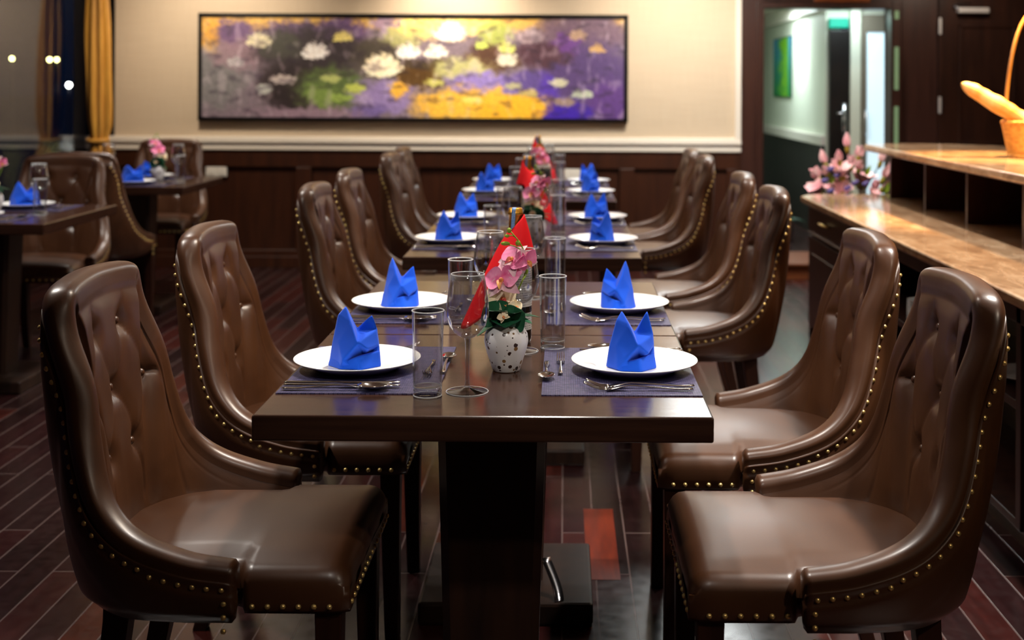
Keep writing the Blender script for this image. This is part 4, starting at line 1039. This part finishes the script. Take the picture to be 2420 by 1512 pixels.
# bread basket
BX, BY, BZ = 1.995, 5.38, 1.0325
t = thing('bread_basket', 'tall-handled wicker basket of bread on the upper marble shelf', 'basket', (BX, BY, BZ))
b = MB(); rows = []
for k in range(17):
    z = .145 * k / 16; r = .100 + .03 * k / 16
    rows.append([((r + .0035 * math.sin(34 * a + PI * (k % 2))) * math.cos(a), (r + .0035 * math.sin(34 * a + PI * (k % 2))) * math.sin(a), z) for a in [2 * PI * j / 136 for j in range(136)]])
b.grid(rows, close_v=True); b.lathe([(0, 0.001), (.1, 0.001)], 40); o = b.build('woven_body', 'wicker', t); md = o.modifiers.new('s', 'SOLIDIFY'); md.thickness = .005
for z, r in ((.146, .131), (.004, .103)):
    b = MB()
    for ph in (0, PI):
        b.tube([((r + .004 * math.cos(20 * a + ph)) * math.cos(a), (r + .004 * math.cos(20 * a + ph)) * math.sin(a), z + .004 * math.sin(20 * a + ph)) for a in [2 * PI * k / 160 for k in range(161)]], .0055, 6, cap=False)
    b.build('braided_rim', 'wicker', t)
b = MB()
for off in (-.007, 0, .007):
    b.tube([(.126 * math.cos(a) * (1 + .0 * math.sin(a)), off, .12 + .50 * math.sin(a)) for a in [PI * k / 40 for k in range(41)]], .0052, 6)
b.build('handle', 'cane', t)
def loaf(name, c, ax, L, r, lb):
    b = MB(); ax = Vector(ax).normalized(); up = Vector((0, 0, 1)) - ax * ax.z; up.normalize(); sd = ax.cross(up); rows = []
    for i in range(41):
        u = i / 40 * 2 - 1; rr = r * max(.02, (1 - abs(u) ** 2.6)) ** .5 * (1 + .05 * math.sin(11 * u))
        rows.append([Vector(c) + ax * (L / 2 * u + .02 * math.sin(3 * u)) * 1 + (sd * math.cos(a) + up * math.sin(a) * .85) * rr * (1 + .06 * math.sin(26 * u + 2 * a) * max(0, math.sin(a))) for a in [2 * PI * j / 24 for j in range(24)]])
    b.grid(rows, close_v=True); return tag(b.build(name, 'bread'), lb, 'bread')
loaf('baguette', (1.86, BY - .02, 1.235), (-.85, 0, .50), .42, .040, 'crusty baguette jutting out of the wicker basket')
loaf('bread_roll', (2.02, BY - .03, 1.205), (1, .2, 0.1), .16, .042, 'round bread roll lying in the wicker basket')

# magnolia arrangement beyond the counter's end
MD = 7.05
t = thing('magnolia_arrangement', 'pink magnolia branches standing behind the end of the marble counter', 'flower arrangement', (1.60, MD, 0))
b = MB(); b.lathe([(0, 0), (.10, 0), (.12, .06), (.13, .25), (.10, .45), (.075, .55), (.085, .60), (.078, .60), (.068, .55), (0, .5)], 32); b.build('floor_vase', 'ceramic_dark', t)
def mag_bud(parent, c, axis, L, W, openness, mat='magnolia'):
    b = MB(); ax = Vector(axis).normalized(); s0 = ax.orthogonal().normalized()
    for k in range(5 if openness < .6 else 7):
        a = 2 * PI * k / (5 if openness < .6 else 7) + (.4 if k % 2 else 0); rad = (Matrix.Rotation(a, 3, ax) @ s0)
        petal(b, Vector(c) + rad * W * .18, ax + rad * openness, -rad + ax * .2, L, W * (.62 if openness < .6 else .55), -.12 if openness < .5 else .1, .35, 7, 5, .7)
    b.build('blossom', mat, parent, weld=False)
    b = MB(); b.ball(Vector(c) - ax * L * .1, (W * .35, W * .35, L * .32), 10, 6, ax.to_track_quat('Z', 'Y').to_matrix()); b.build('calyx', 'calyx', parent)
rr = random.Random(5); base = Vector((0, 0, .55))
for px, py, L, W, op in ((2003, 335, .075, .034, .08), (1951, 374, .075, .034, .08), (1985, 368, .06, .034, .1), (2030, 358, .06, .04, .25), (2082, 370, .08, .034, .08), (2090, 408, .085, .04, .12), (1975, 385, .05, .036, .2),
                       (1990, 402, .075, .058, .7), (2012, 380, .06, .04, .3), (1934, 408, .06, .048, .4), (2036, 420, .085, .072, .85), (2088, 432, .065, .048, .5), (2066, 432, .05, .036, .3), (1988, 426, .06, .05, .6), (1936, 442, .07, .055, .7),
                       (1992, 448, .075, .06, .8), (1955, 400, .05, .034, .2), (2030, 388, .05, .036, .3), (1966, 440, .05, .036, .5), (2062, 452, .05, .04, .5)):
    d_ = MD + rr.uniform(-.10, .10); c = P(px, py + 10, d_) - Vector((1.60, MD, 0)); ax = (c - base); ax = Vector((ax.x * .8, ax.y * .6 - .12 * op, abs(ax.z) + .05))
    mag_bud(t, c, ax, L * 1.12, W * 1.15, op)
    b = MB(); m_ = base.lerp(c, .5) + Vector((rr.uniform(-.03, .03), rr.uniform(-.03, .03), 0)); b.tube([p[:3] for p in spline([tuple(base), tuple(m_), tuple(c)], 10)], .0035, 5); b.build('twig', 'twig', t)
for px, py in ((1962, 398), (2020, 430), (1948, 425), (2045, 432), (1978, 412), (2002, 442), (1962, 450)):
    b = MB(); c = P(px, py, MD - .12) - Vector((1.60, MD, 0)); b.ball(c, (.016, .012, .014), 8, 6); b.ball(c + Vector((.014, 0, .008)), (.012, .01, .012), 8, 6); b.build('violet_bloom', 'violet', t)
for px, py in ((1952, 418), (1962, 430), (2046, 410), (2098, 447), (2090, 452)):
    b = MB(); c = P(px, py, MD - .1) - Vector((1.60, MD, 0)); petal(b, c, (.4, -.3, .8), (0, -1, .2), .06, .014); b.build('leaf', 'stem', t, weld=False)

# red flower posy on the corridor floor
t = thing('flower_posy', 'small red flowers with green leaves on the corridor floor beyond the step', 'flowers', (1.78, 10.2, FZ))
b = MB(); b.lathe([(0, 0), (.05, 0), (.06, .08), (.045, .15), (0, .15)], 24); b.build('pot', 'ceramic_dark', t)
for k in range(7):
    a = k * 2.4; b = MB(); c = (.05 * math.cos(a) - .03, .04 * math.sin(a), .19 + .012 * (k % 3)); b.ball(c, (.03, .03, .022), 10, 6); b.build('bloom', 'red', t)
for k in range(6):
    a = k * 1.1; b = MB(); petal(b, (0, 0, .15), (math.cos(a) + .6, math.sin(a), .35), (0, 0, 1), .16, .025); b.build('leaf', 'leaf', t, weld=False)
